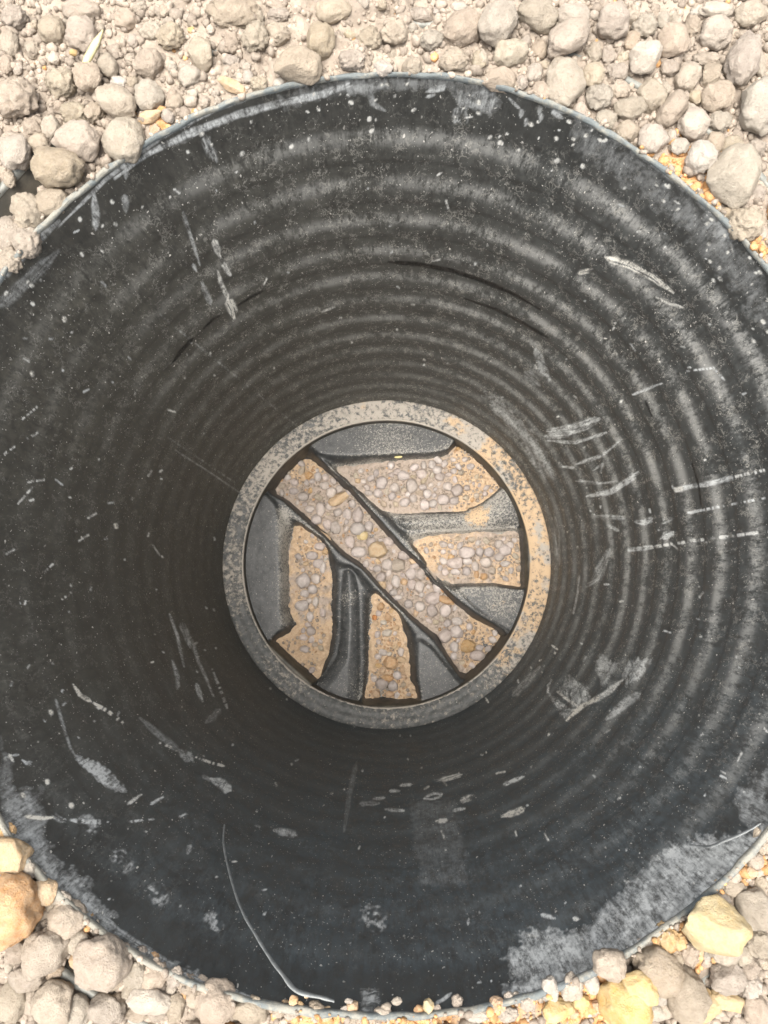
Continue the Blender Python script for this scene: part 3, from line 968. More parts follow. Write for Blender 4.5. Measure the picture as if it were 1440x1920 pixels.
# surface normals of the whole sheet, so the parts join without a seam
hg = HH.reshape(NG, NG)
gy_, gx_ = np.gradient(hg, gx, gx)
NRM = np.stack([-gx_.ravel(), -gy_.ravel(), np.ones(NG * NG)], 1)
NRM /= np.linalg.norm(NRM, axis=1)[:, None]
slope = 1 - NRM[:, 2]
qi = np.arange(NG - 1)
QI, QJ = np.meshgrid(qi, qi, indexing='xy')
q0 = (QJ * NG + QI).ravel()
quads = np.stack([q0, q0 + 1, q0 + NG + 1, q0 + NG], 1)
quads = quads[inside[quads].all(1)]
fid = near_id[quads[:, 0]]
gxp, gyp = to_px(np.c_[G, HH + ZL])
grime_highlight = np.zeros((len(G), 4))
lowd = np.zeros(len(G))
# where dust has settled: the flat right-hand benches and the rims of the channels
dchan = Ds[[names.index(q) for q in ('chan_up', 'chan_right', 'chan_left', 'chan_low')]].min(0)
grime_highlight[:, 0] = 0.23 + 0.30 * np.exp(-dchan / 0.009) * sstep(600, 680, gxp) + 0.30 * np.exp(-dchan / 0.007)
for cx, cy, r_, a_, tt in ((905, 960, 60, 0.22, 0.0), (895, 968, 26, 0.5, 0.9), (800, 978, 50, 0.18, 0.05), (950, 935, 40, 0.25, 0.25), (940, 1135, 34, 0.34, 0.4), (730, 815, 80, 0.22, 0.0),
                           (570, 1000, 45, 0.30, 0.3), (870, 1090, 40, 0.3, 0.1), (820, 1005, 60, 0.22, 0.0), (535, 1100, 30, 0.1, 0.0), (668, 1290, 40, 0.12, 0.0), (653, 1120, 16, 0.25, 0), (820, 1250, 40, 0.12, 0)):
    e = np.exp(-((gxp - cx) ** 2 + (gyp - cy) ** 2) / (r_ * r_))
    grime_highlight[:, 0] += a_ * e
    grime_highlight[:, 1] += tt * e
grime_highlight[:, 0] *= np.clip(1.15 - 1.25 * slope, 0.25, 1)
# slopes where silt has washed down from the benches
for x0, y0, x1, y1, r_, a_ in ((532, 960, 536, 1165, 11, 0.62), (625, 878, 700, 868, 9, 0.5), (700, 868, 835, 862, 9, 0.55), (690, 930, 735, 958, 11, 0.5), (735, 958, 790, 962, 8, 0.4),
                               (775, 1014, 860, 1004, 10, 0.55), (860, 1004, 965, 996, 9, 0.5), (830, 1086, 925, 1094, 10, 0.5), (812, 1060, 840, 1090, 9, 0.4), (608, 1060, 616, 1180, 5, 0.25), (700, 1150, 690, 1290, 5, 0.2)):
    d_, _ = seg_dist(np.c_[gxp, gyp], np.array([x0, y0], float), np.array([x1, y1], float))
    grime_highlight[:, 0] += a_ * np.exp(-(d_ / r_) ** 2) * (0.55 + 0.9 * fbm(G[:, 0] * 90, G[:, 1] * 90, 0, 77))
allc = Ds[[names.index(q) for q in ('main', 'chan_up', 'chan_right', 'chan_left', 'chan_low')]].min(0)
grime_highlight[:, 0] += 0.16 * np.exp(-allc / 0.003)
grime_highlight[:, 0] = np.where(grime_highlight[:, 0] > 0.5, 0.5 + 0.35 * np.tanh((grime_highlight[:, 0] - 0.5) / 0.6), grime_highlight[:, 0])
PART = {'bench_top': 'bench', 'ridge_up': 'channel_ridge', 'finger_right': 'divider', 'bench_right': 'bench', 'bench_left': 'bench', 'ridge_low': 'channel_ridge',
        'finger_low': 'divider', 'bench_low': 'bench', 'main': 'channel_bed', 'chan_up': 'channel_bed', 'chan_right': 'channel_bed', 'chan_left': 'channel_bed',
        'chan_low': 'channel_bed', 'cap_right': 'end_cap', 'cap_left': 'end_cap', 'cap_low': 'end_cap'}
PLAB = {'bench_top': 'speckled dark bench at the top', 'finger_right': 'rounded divider caked with tan dust', 'bench_right': 'small bench with mottled tan dust',
        'bench_left': 'dark bench on the left', 'finger_low': 'rounded divider with a pale worn streak', 'bench_low': 'black bench at lower right'}
GV = np.c_[G, HH]
for qn, nm in enumerate(names):
    fq = quads[fid == qn]
    if not len(fq):
        continue
    used, inv_ = np.unique(fq, return_inverse=True)
    me = new_mesh(nm, GV[used], inv_.reshape(-1, 4), M['sump'] if nm.startswith('cap') else M['base'])
    col_attr(me, 'grime_highlight', grime_highlight[used])
    if len(me.vertices) == len(used):
        me.normals_split_custom_set_from_vertices([tuple(q) for q in NRM[used]])
    o = link(PART[nm], me, base)
    if nm in PLAB:
        o['label'] = PLAB[nm]

# ------------------------------------------------------------------ sand in the channels
sandh = {}
for nm in ('main', 'chan_up', 'chan_right', 'chan_left', 'chan_low'):
    qn = names.index(nm)
    h0 = POLY[nm][0]
    m = (Ds[qn] < 0.010) & inside & (np.hypot(G[:, 0], G[:, 1]) < RIN - 0.001)
    zz = h0 + (fbm(G[:, 0] * 45, G[:, 1] * 45, 1, 11) - 0.5) * 0.013 + (fbm(G[:, 0] * 150, G[:, 1] * 150, 0, 13) - 0.5) * 0.0080 - 0.55 * np.clip(Ds[qn] - 0.0040, 0, 1)
    fq = quads[m[quads].all(1)]
    used, inv_ = np.unique(fq, return_inverse=True)
    V = np.c_[G[used], zz[used] + ZL]
    me = new_mesh('channel_sand', V, inv_.reshape(-1, 4), M['sand'])
    tn = np.zeros((len(used), 4))
    x_, y_ = to_px(V)
    grey = {'main': 0.9, 'chan_up': 0.85, 'chan_right': 0.62, 'chan_left': 0.5, 'chan_low': 0.2}[nm]
    tn[:, 0] = grey
    for cx, cy, r_ in ((880, 860, 40), (910, 900, 40), (895, 1215, 45), (900, 1190, 30), (812, 1030, 30), (965, 1080, 30), (560, 1225, 45), (580, 1000, 30), (560, 880, 28), (590, 875, 20), (880, 940, 30)):
        tn[:, 0] -= 0.9 * np.exp(-((x_ - cx) ** 2 + (y_ - cy) ** 2) / (r_ * r_))
    col_attr(me, 'tint', tn)
    o = link('channel_sand', me)
    where = {'main': 'long diagonal channel', 'chan_up': 'wide upper right branch channel', 'chan_right': 'short right-hand branch channel',
             'chan_left': 'left-hand branch channel', 'chan_low': 'narrow lower branch channel'}[nm]
    tag(o, 'gritty tan sand settled in the %s of the chamber base' % where, 'sand', 'sand in the base channels', 'stuff')

# ================================================================== STONE SHAPES (shared meshes)
import bmesh


def ico(sub):
    bm = bmesh.new()
    bmesh.ops.create_icosphere(bm, subdivisions=sub, radius=1)
    V = np.array([v.co[:] for v in bm.verts])
    F = np.array([[v.index for v in f.verts] for f in bm.faces])
    bm.free()
    return V, F


ICO = {q: ico(q) for q in (1, 2, 3, 5)}


def stone_shape(kind, seed, sub):
    V, F = ICO[sub]
    r_ = np.random.default_rng(seed)
    o = r_.uniform(0, 50, 3)
    n = V / np.linalg.norm(V, axis=1)[:, None]
    d = 0.32 * (fbm(n[:, 0] * 1.1 + o[0], n[:, 1] * 1.1 + o[1], n[:, 2] * 1.1 + o[2], seed, 2) - 0.5)
    P = n * (1 + 2 * d)[:, None]
    cuts = {'round': 5, 'angular': 11, 'clod': 3, 'smooth': 4}[kind]
    lim = {'round': (0.80, 0.98), 'angular': (0.66, 0.92), 'clod': (0.8, 1.0), 'smooth': (0.84, 0.98)}[kind]
    kk = {'round': 0.75, 'angular': 0.9, 'clod': 0.6, 'smooth': 0.6}[kind]
    for _ in range(cuts):
        a = r_.normal(size=3)
        a /= np.linalg.norm(a)
        l_ = r_.uniform(*lim)
        e = np.clip(P @ a - l_, 0, None)
        P = P - a * (e * kk)[:, None]
    f1 = {'round': 0.12, 'angular': 0.085, 'clod': 0.26, 'smooth': 0.02}[kind]
    f2 = {'round': 0.11, 'angular': 0.08, 'clod': 0.19, 'smooth': 0.006}[kind]
    w_ = fbm(P[:, 0] * 3.2 + o[1], P[:, 1] * 3.2, P[:, 2] * 3.2 + o[2], seed + 5, 3) - 0.5
    w2 = fbm(P[:, 0] * 8 + o[0], P[:, 1] * 8, P[:, 2] * 8, seed + 9, 4, ) - 0.5
    if kind == 'clod':      # lumps stuck together
        w_ = np.abs(w_) * -2 + 0.25
    P = P * (1 + f1 * 2 * w_ + f2 * 2 * w2)[:, None]
    P -= (P.max(0) + P.min(0)) / 2
    P /= (P.max(0) - P.min(0))[None, :] / 2
    return P, F


SHAPES = {}
for kind, cnt, sub in (('round', 10, 4), ('angular', 8, 4), ('clod', 8, 4), ('smooth', 10, 3)):
    if sub not in ICO:
        ICO[sub] = ico(sub)
    SHAPES[kind] = [new_mesh('%s_stone' % kind, *stone_shape(kind, 100 + 31 * q + len(kind), sub), M['grey']) for q in range(cnt)]
_cnt = {}


def put_stone(name, kind, mat, loc, abc, rot):
    q = _cnt.get(kind, 0)
    _cnt[kind] = q + 1
    o = link(name, SHAPES[kind][(q * 7) % len(SHAPES[kind])])
    o.scale = abc
    o.location = loc
    o.rotation_euler = (random.gauss(0, 0.12), random.gauss(0, 0.12), math.radians(rot))
    if o.material_slots[0].material != M[mat]:
        o.material_slots[0].link = 'OBJECT'
        o.material_slots[0].material = M[mat]
    return o


# ================================================================== GROUND
GAPS = [(-30, 400, 45), (15, 355, 42), (55, 318, 30), (100, 285, 22), (130, 1833, 24), (160, 1856, 24), (185, 1872, 18), (1375, 1822, 22), (50, 1780, 10)]
ORANGE = [(1290, 310, 50), (1330, 360, 30), (1215, 275, 18), (1415, 470, 30), (1420, 1620, 32), (1360, 1665, 18), (1265, 1770, 36), (1320, 1800, 26), (1120, 1900, 50),
          (600, 1895, 70), (780, 1905, 90), (930, 1905, 60), (1050, 1890, 50), (20, 1620, 50), (80, 1680, 34), (285, 215, 20), (150, 1750, 18), (330, 1875, 14),
          (300, 225, 22), (1000, 1835, 30), (1130, 1830, 30)]


def masks(x, y):
    px_, py_ = to_px(np.c_[x, y, np.full(len(x), -0.003)])
    gap = np.zeros(len(x))
    for cx, cy, r_ in GAPS:
        gap = np.maximum(gap, 1 - sstep(r_ * 0.7, r_ * 1.25, np.hypot(px_ - cx, py_ - cy)))
    org = np.zeros(len(x))
    for cx, cy, r_ in ORANGE:
        org = np.maximum(org, np.exp(-((px_ - cx) ** 2 + (py_ - cy) ** 2) / (r_ * r_)))
    return gap, org, px_, py_


def ground_h(x, y, fine=True):
    r_ = np.hypot(x, y)
    gap, org, px_, py_ = masks(x, y)
    h = np.full(len(x), -0.0062)
    # crumbly bank of soil along the top, lapping over the rim
    bank = np.exp(-((px_ - 640) / 330.0) ** 2) * sstep(700, 100, py_)
    h += bank * 0.0046
    lump = np.abs(vnoise(x * 75, y * 75, 0, 51) - 0.5) + 0.6 * np.abs(vnoise(x * 170, y * 170, 0, 52) - 0.5)
    h += bank * (0.30 - lump) * 0.014 * sstep(R + 0.002, R + 0.014, r_)
    h += 0.0022 * org
    h = np.where(r_ < R + 0.004, np.minimum(h, -0.0035), h)
    if fine:
        h += (fbm(x * 90, y * 90, 0, 31, 4) - 0.5) * 0.0048 + (fbm(x * 380, y * 380, 0, 37, 3) - 0.5) * 0.0024
    else:
        h += (fbm(x * 90, y * 90, 0, 31, 4) - 0.5) * 0.0048
    far = sstep(0.42, 0.8, r_)
    h += far * (fbm(x * 6, y * 6, 0, 41, 4) - 0.5) * 0.03 * np.clip(r_ / 2, 0.3, 6)
    inner = (np.hypot(x - RC, y) < RO + 0.0002)
    h = h - 0.085 * sstep(0.15, 0.6, gap) * inner
    return h, org, gap


nth = 1300
radii = np.r_[np.arange(R + LW + 0.0002, 0.385, 0.00115), np.geomspace(0.387, 90, 46)]
tt = np.linspace(0, 2 * np.pi, nth, endpoint=False)
RR, TT = np.meshgrid(radii, tt, indexing='xy')
RR = RR + rim_dr(TT) * np.exp(-(RR - R) / 0.03)
gx2, gy2 = (RR * np.cos(TT)).ravel(), (RR * np.sin(TT)).ravel()
gh, org, gap = ground_h(gx2, gy2)
nr = len(radii)
i = np.arange(nth)[:, None]
k = np.arange(nr - 1)[None, :]
GF = np.stack([i * nr + k, i * nr + k + 1, ((i + 1) % nth) * nr + k + 1, ((i + 1) % nth) * nr + k], -1).reshape(-1, 4)
me = new_mesh('ground', np.c_[gx2, gy2, gh], GF, M['soil'])
ta = np.zeros((len(gx2), 4))
ta[:, 0] = org
col_attr(me, 'tint', ta)
gr = link('ground', me)
tag(gr, 'crumbly dry pale soil around the shaft', 'ground', None, 'structure')

# ------------------------------------------------------------------ the stones lying round the rim, traced one by one
# (px, py, half width, half height, turn, colour, shape, label or None)
T = []


def s(px, py, a, b, rot=0, col='grey', kind='round', lab=None, dz=0.0):
    T.append((px, py, a, b, rot, col, kind, lab, dz))


A_, C_ = 'angular', 'clod'
s(18, 20, 26, 23, 0, 'grey', C_); s(90, 44, 26, 27, 20, 'grey', 'round', 'round pale stone just below the top edge near the upper left corner')
s(147, 6, 38, 22, 0, 'tan', 'round', 'broad tan stone cut by the top edge at upper left'); s(147, 56, 29, 33, 0, 'grey', 'round', 'lumpy egg shaped stone above the straw yellow sliver')
s(8, 66, 18, 27); s(49, 75, 17, 16, 0, 'grey', C_); s(0, 104, 13, 23); s(230, 22, 23, 18); s(276, 108, 28, 28, 0, 'grey', 'round', 'pale square-cornered stone to the right of the yellow sliver')
s(195, 112, 21, 23, 0, 'grey', 'round', 'stone leaning on the lower right side of the yellow sliver'); s(164, 145, 26, 27, 0, 'grey', 'round', 'round stone touching the lower tip of the yellow sliver', 0.002)
s(215, 140, 18, 13, -10, 'white', 'round', 'small light oval stone between two bigger ones under the sliver'); s(215, 185, 42, 29, -25, 'grey', 'round', 'long pitted pale stone above a dark hole at upper left', 0.003)
s(278, 172, 28, 32, 0, 'grey', 'round', 'tall grey stone beside a flat orange piece at upper left'); s(108, 148, 31, 29, 0, 'grey', C_, 'crumbly knobbly clod left of the round stone under the sliver')
s(28, 177, 42, 42, 0, 'tan', C_, 'biggest crumbly tan clod at the left edge above the pipe'); s(53, 227, 23, 22, 0, 'grey', C_); s(244, 66, 10, 13); s(280, 48, 26, 18, 0, 'grey', C_)
s(316, 60, 28, 25, 0, 'tan', C_); s(144, 260, 47, 37, -12, 'grey', 'round', 'large pale stone left of the rim, just above the big rounded block', 0.001)
s(228, 258, 42, 44, 30, 'tan', 'round', 'big tan stone wedged against the upper left rim', -0.001); s(88, 228, 19, 23, 0, 'tan'); s(131, 200, 25, 22, 0, 'tan', C_); s(168, 198, 20, 22, 0, 'grey', C_)
s(278, 214, 26, 12, 10, 'orange', A_, 'flat orange clay piece above the upper left rim'); s(287, 236, 11, 13, 40, 'orange', A_, 'small orange chip touching the upper left rim')
s(318, 175, 12, 25); s(310, 209, 13, 12, 0, 'white'); s(25, 283, 30, 33, 0, 'grey', 'round', 'round pale stone outside the exposed grey pipe edge at the left', 0.001)
s(109, 316, 51, 36, -8, 'tan', 'round', 'big rounded block of stone lying on the rim at the left', 0.005); s(88, 372, 34, 26, 20, 'grey', 'round', 'stone tucked under the big rounded block')
s(47, 392, 32, 36, 0, 'grey', C_, 'crumbly pale clod in the gap below the big rounded block'); s(8, 428, 26, 34, 0, 'grey', 'round'); s(40, 446, 28, 32, 0, 'grey', C_); s(4, 322, 11, 16); s(8, 480, 24, 26, 0, 'grey', C_)
s(64, 258, 22, 20, 0, 'tan'); s(12, 246, 20, 12, 0, 'tan'); s(435, 18, 54, 32, 0, 'grey', C_, 'widest flat pale clod at the top edge'); s(374, 90, 25, 34, 15, 'grey', A_, 'upright pitted stone right of the square-cornered one')
s(430, 70, 20, 22, 0, 'grey', C_); s(478, 68, 28, 30, 0, 'grey', C_); s(600, 75, 30, 34, 0, 'tan', A_, 'wedge shaped cream stone above the flat block at the rim')
s(560, 128, 45, 32, 0, 'grey', A_, 'flat square block of pale stone resting on the top rim', 0.001); s(625, 16, 34, 24, 0, 'grey', A_); s(353, 135, 22, 18, 30); s(324, 180, 17, 17)
s(434, 155, 29, 10, -20, 'orange', A_, 'long orange flake just above the rim', 0.001); s(484, 151, 17, 15, 0, 'grey', C_); s(463, 138, 10, 12, 0, 'white', A_); s(360, 200, 8, 9, 0, 'orange', A_, 'small orange chip on the rim left of the long flake')
s(311, 213, 12, 11); s(354, 43, 7, 6, 0, 'orange', A_, 'small orange crumb high in the soil at the top'); s(358, 167, 11, 9, 0, 'white'); s(380, 182, 11, 12); s(338, 113, 9, 9); s(304, 10, 9, 13); s(311, 29, 12, 8)
s(431, 104, 18, 12, 0, 'grey', C_); s(520, 60, 24, 20, 0, 'grey', C_); s(520, 20, 22, 14, 0, 'grey', C_); s(867, 50, 42, 33, 20, 'grey', 'round', 'large smooth pale stone, second from the top middle'); s(862, 3, 17, 11, 0, 'white')
s(851, 107, 30, 23, 0, 'tan', C_); s(900, 108, 14, 18, 0, 'tan'); s(718, 124, 18, 15, 0, 'white', A_, 'whitish chip standing on the top of the rim', 0.001); s(773, 118, 20, 18, 0, 'tan', A_); s(792, 10, 28, 15, 0, 'grey', C_)
s(740, 55, 30, 24, 0, 'grey', C_); s(690, 70, 26, 24, 0, 'grey', C_); s(660, 110, 26, 20, 0, 'grey', C_); s(810, 75, 24, 20, 0, 'grey', C_)
s(933, 44, 39, 42, 0, 'grey', 'round', 'big rounded pale stone at the top right of the middle', 0.002); s(1008, 24, 39, 31, 0, 'grey', 'round', 'big grey stone at the top edge, right of the big rounded pale one')
s(1078, 19, 32, 22, -10); s(960, 93, 36, 25, 12, 'tan', 'round', 'oval tan stone below the big rounded pale stone'); s(938, 140, 34, 23, 0, 'grey', A_, 'pitted block of stone sitting on the upper right rim')
s(1064, 75, 46, 29, 35, 'grey', 'round', 'kidney shaped pale stone lying on a long flat one', 0.005); s(1062, 147, 37, 50, 0, 'tan', 'round', 'long flat tan stone pointing down at the rim', -0.001)
s(1150, 36, 31, 33, 0, 'grey', 'round', 'ball shaped stone near the top edge, right of the kidney stone', 0.002); s(1120, 82, 15, 24, 0, 'tan'); s(1016, 76, 17, 21, 0, 'tan'); s(902, 104, 15, 18, 0, 'tan'); s(1004, 129, 17, 18, 20)
s(1016, 164, 17, 20, 0, 'grey', 'round', 'small egg shaped stone on the rim left of the long flat tan one'); s(982, 146, 12, 15, 0, 'grey', C_); s(1116, 131, 21, 25, 0, 'tan'); s(1127, 173, 25, 27, 0, 'grey', C_); s(1167, 153, 23, 20, 0, 'grey', C_)
s(1164, 122, 23, 18, 0, 'grey', C_); s(1176, 93, 13, 13); s(1140, 215, 22, 19, 0, 'tan', 'round', 'rounded tan stone on the upper right rim'); s(1187, 193, 32, 25, 10, 'grey', A_); s(1182, 235, 22, 23, 0, 'grey', 'round', 'ball shaped stone on the upper right rim')
s(1093, 196, 13, 14, 0, 'grey', A_); s(1120, 12, 11, 9); s(989, 64, 10, 12); s(1053, 49, 9, 9, 0, 'white'); s(1147, 87, 13, 20, 0, 'tan'); s(1215, 37, 26, 23, 0, 'grey', C_); s(1193, 60, 16, 22, 0, 'tan'); s(1224, 71, 14, 13, 0, 'tan')
s(1267, 69, 29, 31, 0, 'grey', A_, 'square topped stone high at the right, below a rough clod'); s(1306, 34, 18, 25, 10, 'grey', C_); s(1251, 22, 12, 17); s(1273, 18, 11, 19); s(1351, 6, 34, 16, 0, 'white', 'round', 'bright whitish stone cut by the top edge at the right')
s(1415, 16, 31, 25, 0, 'tan', 'round', 'tan stone in the upper right corner'); s(1347, 52, 31, 31, 0, 'grey', 'round', 'round rough stone below the bright whitish one'); s(1396, 107, 31, 53, -14, 'grey', 'round', 'long upright pale stone near the right edge', 0.003); s(1438, 100, 12, 34)
s(1213, 104, 32, 30, 20, 'white', A_, 'bright faceted stone with a sharp lower right corner', 0.002); s(1264, 112, 18, 15, 0, 'tan'); s(1333, 96, 29, 15, 0, 'tan', C_); s(1299, 128, 25, 29, 0, 'grey', 'round', 'round stone left of the long upright pale stone')
s(1342, 127, 18, 22, 0, 'grey', A_); s(1227, 167, 27, 31, 0, 'tan', A_, 'pear shaped stone pointing down, third row above the rim'); s(1256, 147, 12, 13, 0, 'tan'); s(1353, 171, 31, 29, 0, 'grey', 'round', 'wide domed stone at the right with a flat bottom')
s(1267, 191, 25, 41, -33, 'grey', A_, 'long slanting stone near the right side'); s(1306, 189, 13, 14); s(1304, 227, 28, 29, -20, 'white', 'round', 'bright teardrop stone below the slanting one', 0.001); s(1229, 252, 28, 29, 0, 'grey', 'round', 'round stone on the rim beside the orange grit at the right')
s(1426, 198, 37, 55, 0, 'white', 'round', 'biggest bright stone at the right edge', 0.002); s(1360, 215, 23, 21, 0, 'grey', C_); s(1267, 243, 10, 14); s(1349, 256, 18, 21); s(1383, 262, 21, 19, 0, 'tan'); s(1192, 10, 19, 13, 0, 'tan'); s(1315, 165, 13, 13, 0, 'tan')
s(1279, 267, 18, 16, 0, 'white', 'round', 'small white stone just above the orange grit'); s(1318, 291, 28, 31, 0, 'white', 'round', 'round white stone right of the orange grit', 0.002); s(1374, 328, 46, 57, -20, 'white', A_, 'largest blocky pale stone at the right edge of the rim', 0.003)
s(1424, 305, 15, 29, 0, 'white'); s(1428, 268, 19, 17, 0, 'grey', C_); s(1375, 386, 13, 11, 0, 'tan'); s(1402, 415, 33, 35, 0, 'grey', C_, 'crumbly pale clod on the rim under the largest blocky stone'); s(1433, 350, 14, 18); s(1418, 360, 9, 14); s(1320, 350, 9, 9); s(1436, 428, 12, 14)
# lower left
s(4, 1568, 13, 15, 0, 'orange', A_, 'orange stone cut by the left edge, topmost of the orange ones'); s(12, 1606, 36, 30, -20, 'orange', A_, 'orange stone against the lower left rim, above the biggest orange one'); s(49, 1636, 13, 18, 0, 'white', 'round', 'whitish egg shaped pebble between orange stones at lower left', 0.002)
s(66, 1649, 10, 11, 0, 'white', 'round', 'small whitish pebble touching the lower left rim', 0.001); s(10, 1634, 8, 6); s(79, 1676, 22, 21, 0, 'orange', A_, 'squat orange stone on the rim right of the biggest orange one'); s(26, 1698, 53, 57, 25, 'orange', 'round', 'biggest orange stone at the left edge', 0.004)
s(107, 1692, 18, 14, 0, 'grey', C_); s(85, 1708, 9, 10); s(121, 1730, 33, 31, 0, 'tan', 'round', 'round tan stone below the rim, right of the biggest orange stone', 0.001); s(158, 1742, 8, 15, -15, 'orange', A_, 'thin upright orange chip between tan stones at lower left')
s(170, 1750, 9, 13); s(82, 1784, 44, 37, 40, 'grey', 'round', 'large knobbly stone bridging the dark gap at lower left', 0.004); s(138, 1774, 20, 21, 0, 'grey', 'round', 'ball shaped stone between two large ones at lower left', 0.001); s(192, 1800, 48, 44, 0, 'tan', 'round', 'largest round tan stone below the lower left rim', 0.003)
s(133, 1816, 13, 18, 0, 'orange', A_, 'orange chip hanging over the dark gap at lower left'); s(22, 1795, 20, 20); s(3, 1775, 9, 18); s(42, 1841, 31, 23, 0, 'tan'); s(88, 1837, 17, 12, 0, 'tan'); s(14, 1888, 25, 32); s(49, 1888, 16, 24)
s(97, 1886, 36, 37, 0, 'grey', A_, 'pale blocky stone below the exposed pipe edge at lower left', 0.001); s(136, 1904, 27, 26, 0, 'grey', A_); s(190, 1905, 34, 26, 0, 'grey', 'round'); s(238, 1868, 16, 19); s(186, 1847, 17, 8, 0, 'orange', A_, 'brownish orange sliver under the largest round tan stone'); s(4, 1825, 10, 16)
s(249, 1804, 17, 14, 0, 'grey', C_); s(249, 1836, 25, 26, 0, 'tan'); s(284, 1838, 25, 28, 0, 'grey', 'round', 'round pale stone just above the white bean shaped one'); s(278, 1880, 37, 23, -5, 'white', 'round', 'white bean shaped stone below the lower left rim', 0.003)
s(322, 1842, 14, 17); s(344, 1858, 17, 17, 0, 'grey', C_); s(324, 1900, 16, 25); s(360, 1884, 17, 18, 0, 'tan'); s(402, 1890, 36, 35, 0, 'grey', 'round', 'large two-part pale stone at the bottom edge left of the strand'); s(464, 1906, 31, 24, 0, 'grey', 'round')
s(250, 1914, 21, 15); s(288, 1916, 19, 13); s(208, 1898, 17, 19); s(278, 1811, 10, 8, 0, 'orange', A_); s(334, 1878, 13, 6, 20, 'orange', A_); s(398, 1857, 13, 5, 0, 'orange', A_); s(369, 1856, 12, 9, 0, 'grey', A_); s(315, 1865, 10, 12); s(504, 1904, 9, 11)
# bottom
s(549, 1882, 8, 9, 0, 'orange', A_, 'orange crumb at the foot of the long grey strand', 0.003); s(531, 1896, 9, 7, 0, 'orange', A_); s(572, 1878, 5, 5, 0, 'orange', A_); s(589, 1907, 17, 14, 0, 'tan', A_); s(613, 1913, 11, 11, 0, 'orange', A_); s(660, 1901, 10, 9, 0, 'orange', A_); s(644, 1907, 7, 9, 0, 'white')
s(717, 1912, 15, 11, 0, 'grey', A_); s(804, 1896, 10, 12, 0, 'yellow', A_, 'upright yellow chip on the bottom rim', 0.002); s(653, 1887, 7, 5, 0, 'white', A_, 'cream chip lying on the bottom rim', 0.002); s(724, 1900, 9, 7); s(787, 1909, 10, 10, 0, 'orange', A_); s(560, 1898, 7, 8, 0, 'orange', A_)
s(543, 1914, 13, 9); s(520, 1909, 11, 11); s(744, 1888, 10, 7, 0, 'grey', C_); s(935, 1895, 16, 14, 0, 'orange', A_, 'blocky orange stone on the bottom rim left of the white ball', 0.001); s(992, 1888, 13, 15, 0, 'white', 'round', 'white ball shaped pebble below the bottom rim', 0.002); s(958, 1882, 9, 9); s(972, 1884, 8, 9)
s(1035, 1862, 15, 23, 0, 'white', 'round', 'tall whitish stone touching the bottom rim, right of the white ball', 0.002); s(1076, 1857, 20, 22, 0, 'white', 'round', 'round whitish stone between two whitish ones on the bottom rim', 0.002); s(1114, 1852, 13, 20, 0, 'white', 'round', 'narrow whitish stone, third along the bottom rim', 0.001)
s(1050, 1898, 29, 17, 0, 'yellow', A_, 'oblong yellow stone under the whitish ones', 0.001); s(1096, 1894, 16, 12, 0, 'yellow', A_); s(896, 1914, 21, 13, 0, 'white', C_); s(860, 1891, 10, 12, 0, 'grey', C_); s(955, 1912, 19, 13, 0, 'grey', C_); s(829, 1915, 10, 8, 0, 'orange', A_); s(820, 1905, 8, 7); s(1080, 1913, 10, 8, 0, 'orange', A_)
s(1332, 1728, 50, 48, -25, 'yellow', A_, 'largest yellow stone, three-cornered, on the lower right rim', 0.006); s(1143, 1804, 29, 27, -40, 'grey', 'round', 'grey stone lying over the lower right rim', 0.005); s(1193, 1843, 30, 26, -15, 'yellow', A_, 'smaller yellow stone resting on a bigger yellow one', 0.009)
s(1172, 1882, 43, 46, 30, 'yellow', A_, 'big yellow stone at the bottom edge under a smaller one', 0.002); s(1238, 1825, 46, 36, -35, 'tan', 'round', 'large grey-tan stone right of the yellow pair', 0.001); s(1290, 1868, 35, 46, 10, 'grey', 'round', 'tall grey stone at the lower right beside the exposed pipe edge', 0.003)
s(1368, 1842, 31, 27, 0, 'grey', 'round', 'round grey stone right of the exposed pipe edge at lower right', 0.001); s(1365, 1785, 27, 25, 0, 'tan', 'round', 'tan stone lying on the exposed pipe edge at lower right', 0.003); s(1368, 1886, 31, 17, -10, 'yellow', A_, 'oblong yellow stone below the round grey one at lower right', 0.002)
s(1332, 1897, 27, 25, 0, 'yellow', A_, 'yellow stone at the bottom edge right of the tall grey stone', 0.001); s(1387, 1757, 14, 21, 0, 'olive', 'round', 'small olive stone right of the largest yellow one'); s(1420, 1707, 33, 35, 0, 'grey', 'round', 'large pale stone at the right edge above the olive one', 0.001)
s(1254, 1768, 20, 26, -30, 'orange', C_, 'crumbly orange lump on the lower right rim'); s(1282, 1774, 13, 15, 0, 'orange', C_, 'orange lump under the left corner of the largest yellow stone'); s(1298, 1798, 19, 20, 0, 'grey', C_); s(1248, 1878, 14, 14, 0, 'white', 'round', 'small white ball between the yellow and tall grey stones', 0.002)
s(1232, 1908, 22, 18, 0, 'white'); s(1258, 1906, 14, 18); s(1430, 1777, 23, 25, 0, 'grey', C_); s(1401, 1801, 18, 18, 0, 'tan'); s(1416, 1827, 20, 18, 0, 'grey', C_); s(1420, 1862, 19, 19, 0, 'white', C_); s(1218, 1779, 14, 9, 0, 'white', A_); s(1231, 1768, 6, 6, 0, 'white'); s(1359, 1693, 18, 14)
s(1382, 1705, 9, 15); s(1386, 1674, 23, 14, 0, 'grey', C_); s(1277, 1808, 16, 14, 0, 'tan'); s(1334, 1804, 7, 9, 0, 'white'); s(1321, 1796, 7, 8, 0, 'orange', A_); s(1127, 1900, 11, 10, 0, 'orange', A_); s(1428, 1902, 22, 24); s(1417, 1643, 10, 10, 0, 'orange', A_); s(1387, 1657, 14, 18, 0, 'white', C_)
s(1436, 1663, 12, 14); s(1357, 1664, 12, 6, 45, 'orange', A_); s(1438, 1587, 11, 24, 0, 'grey')

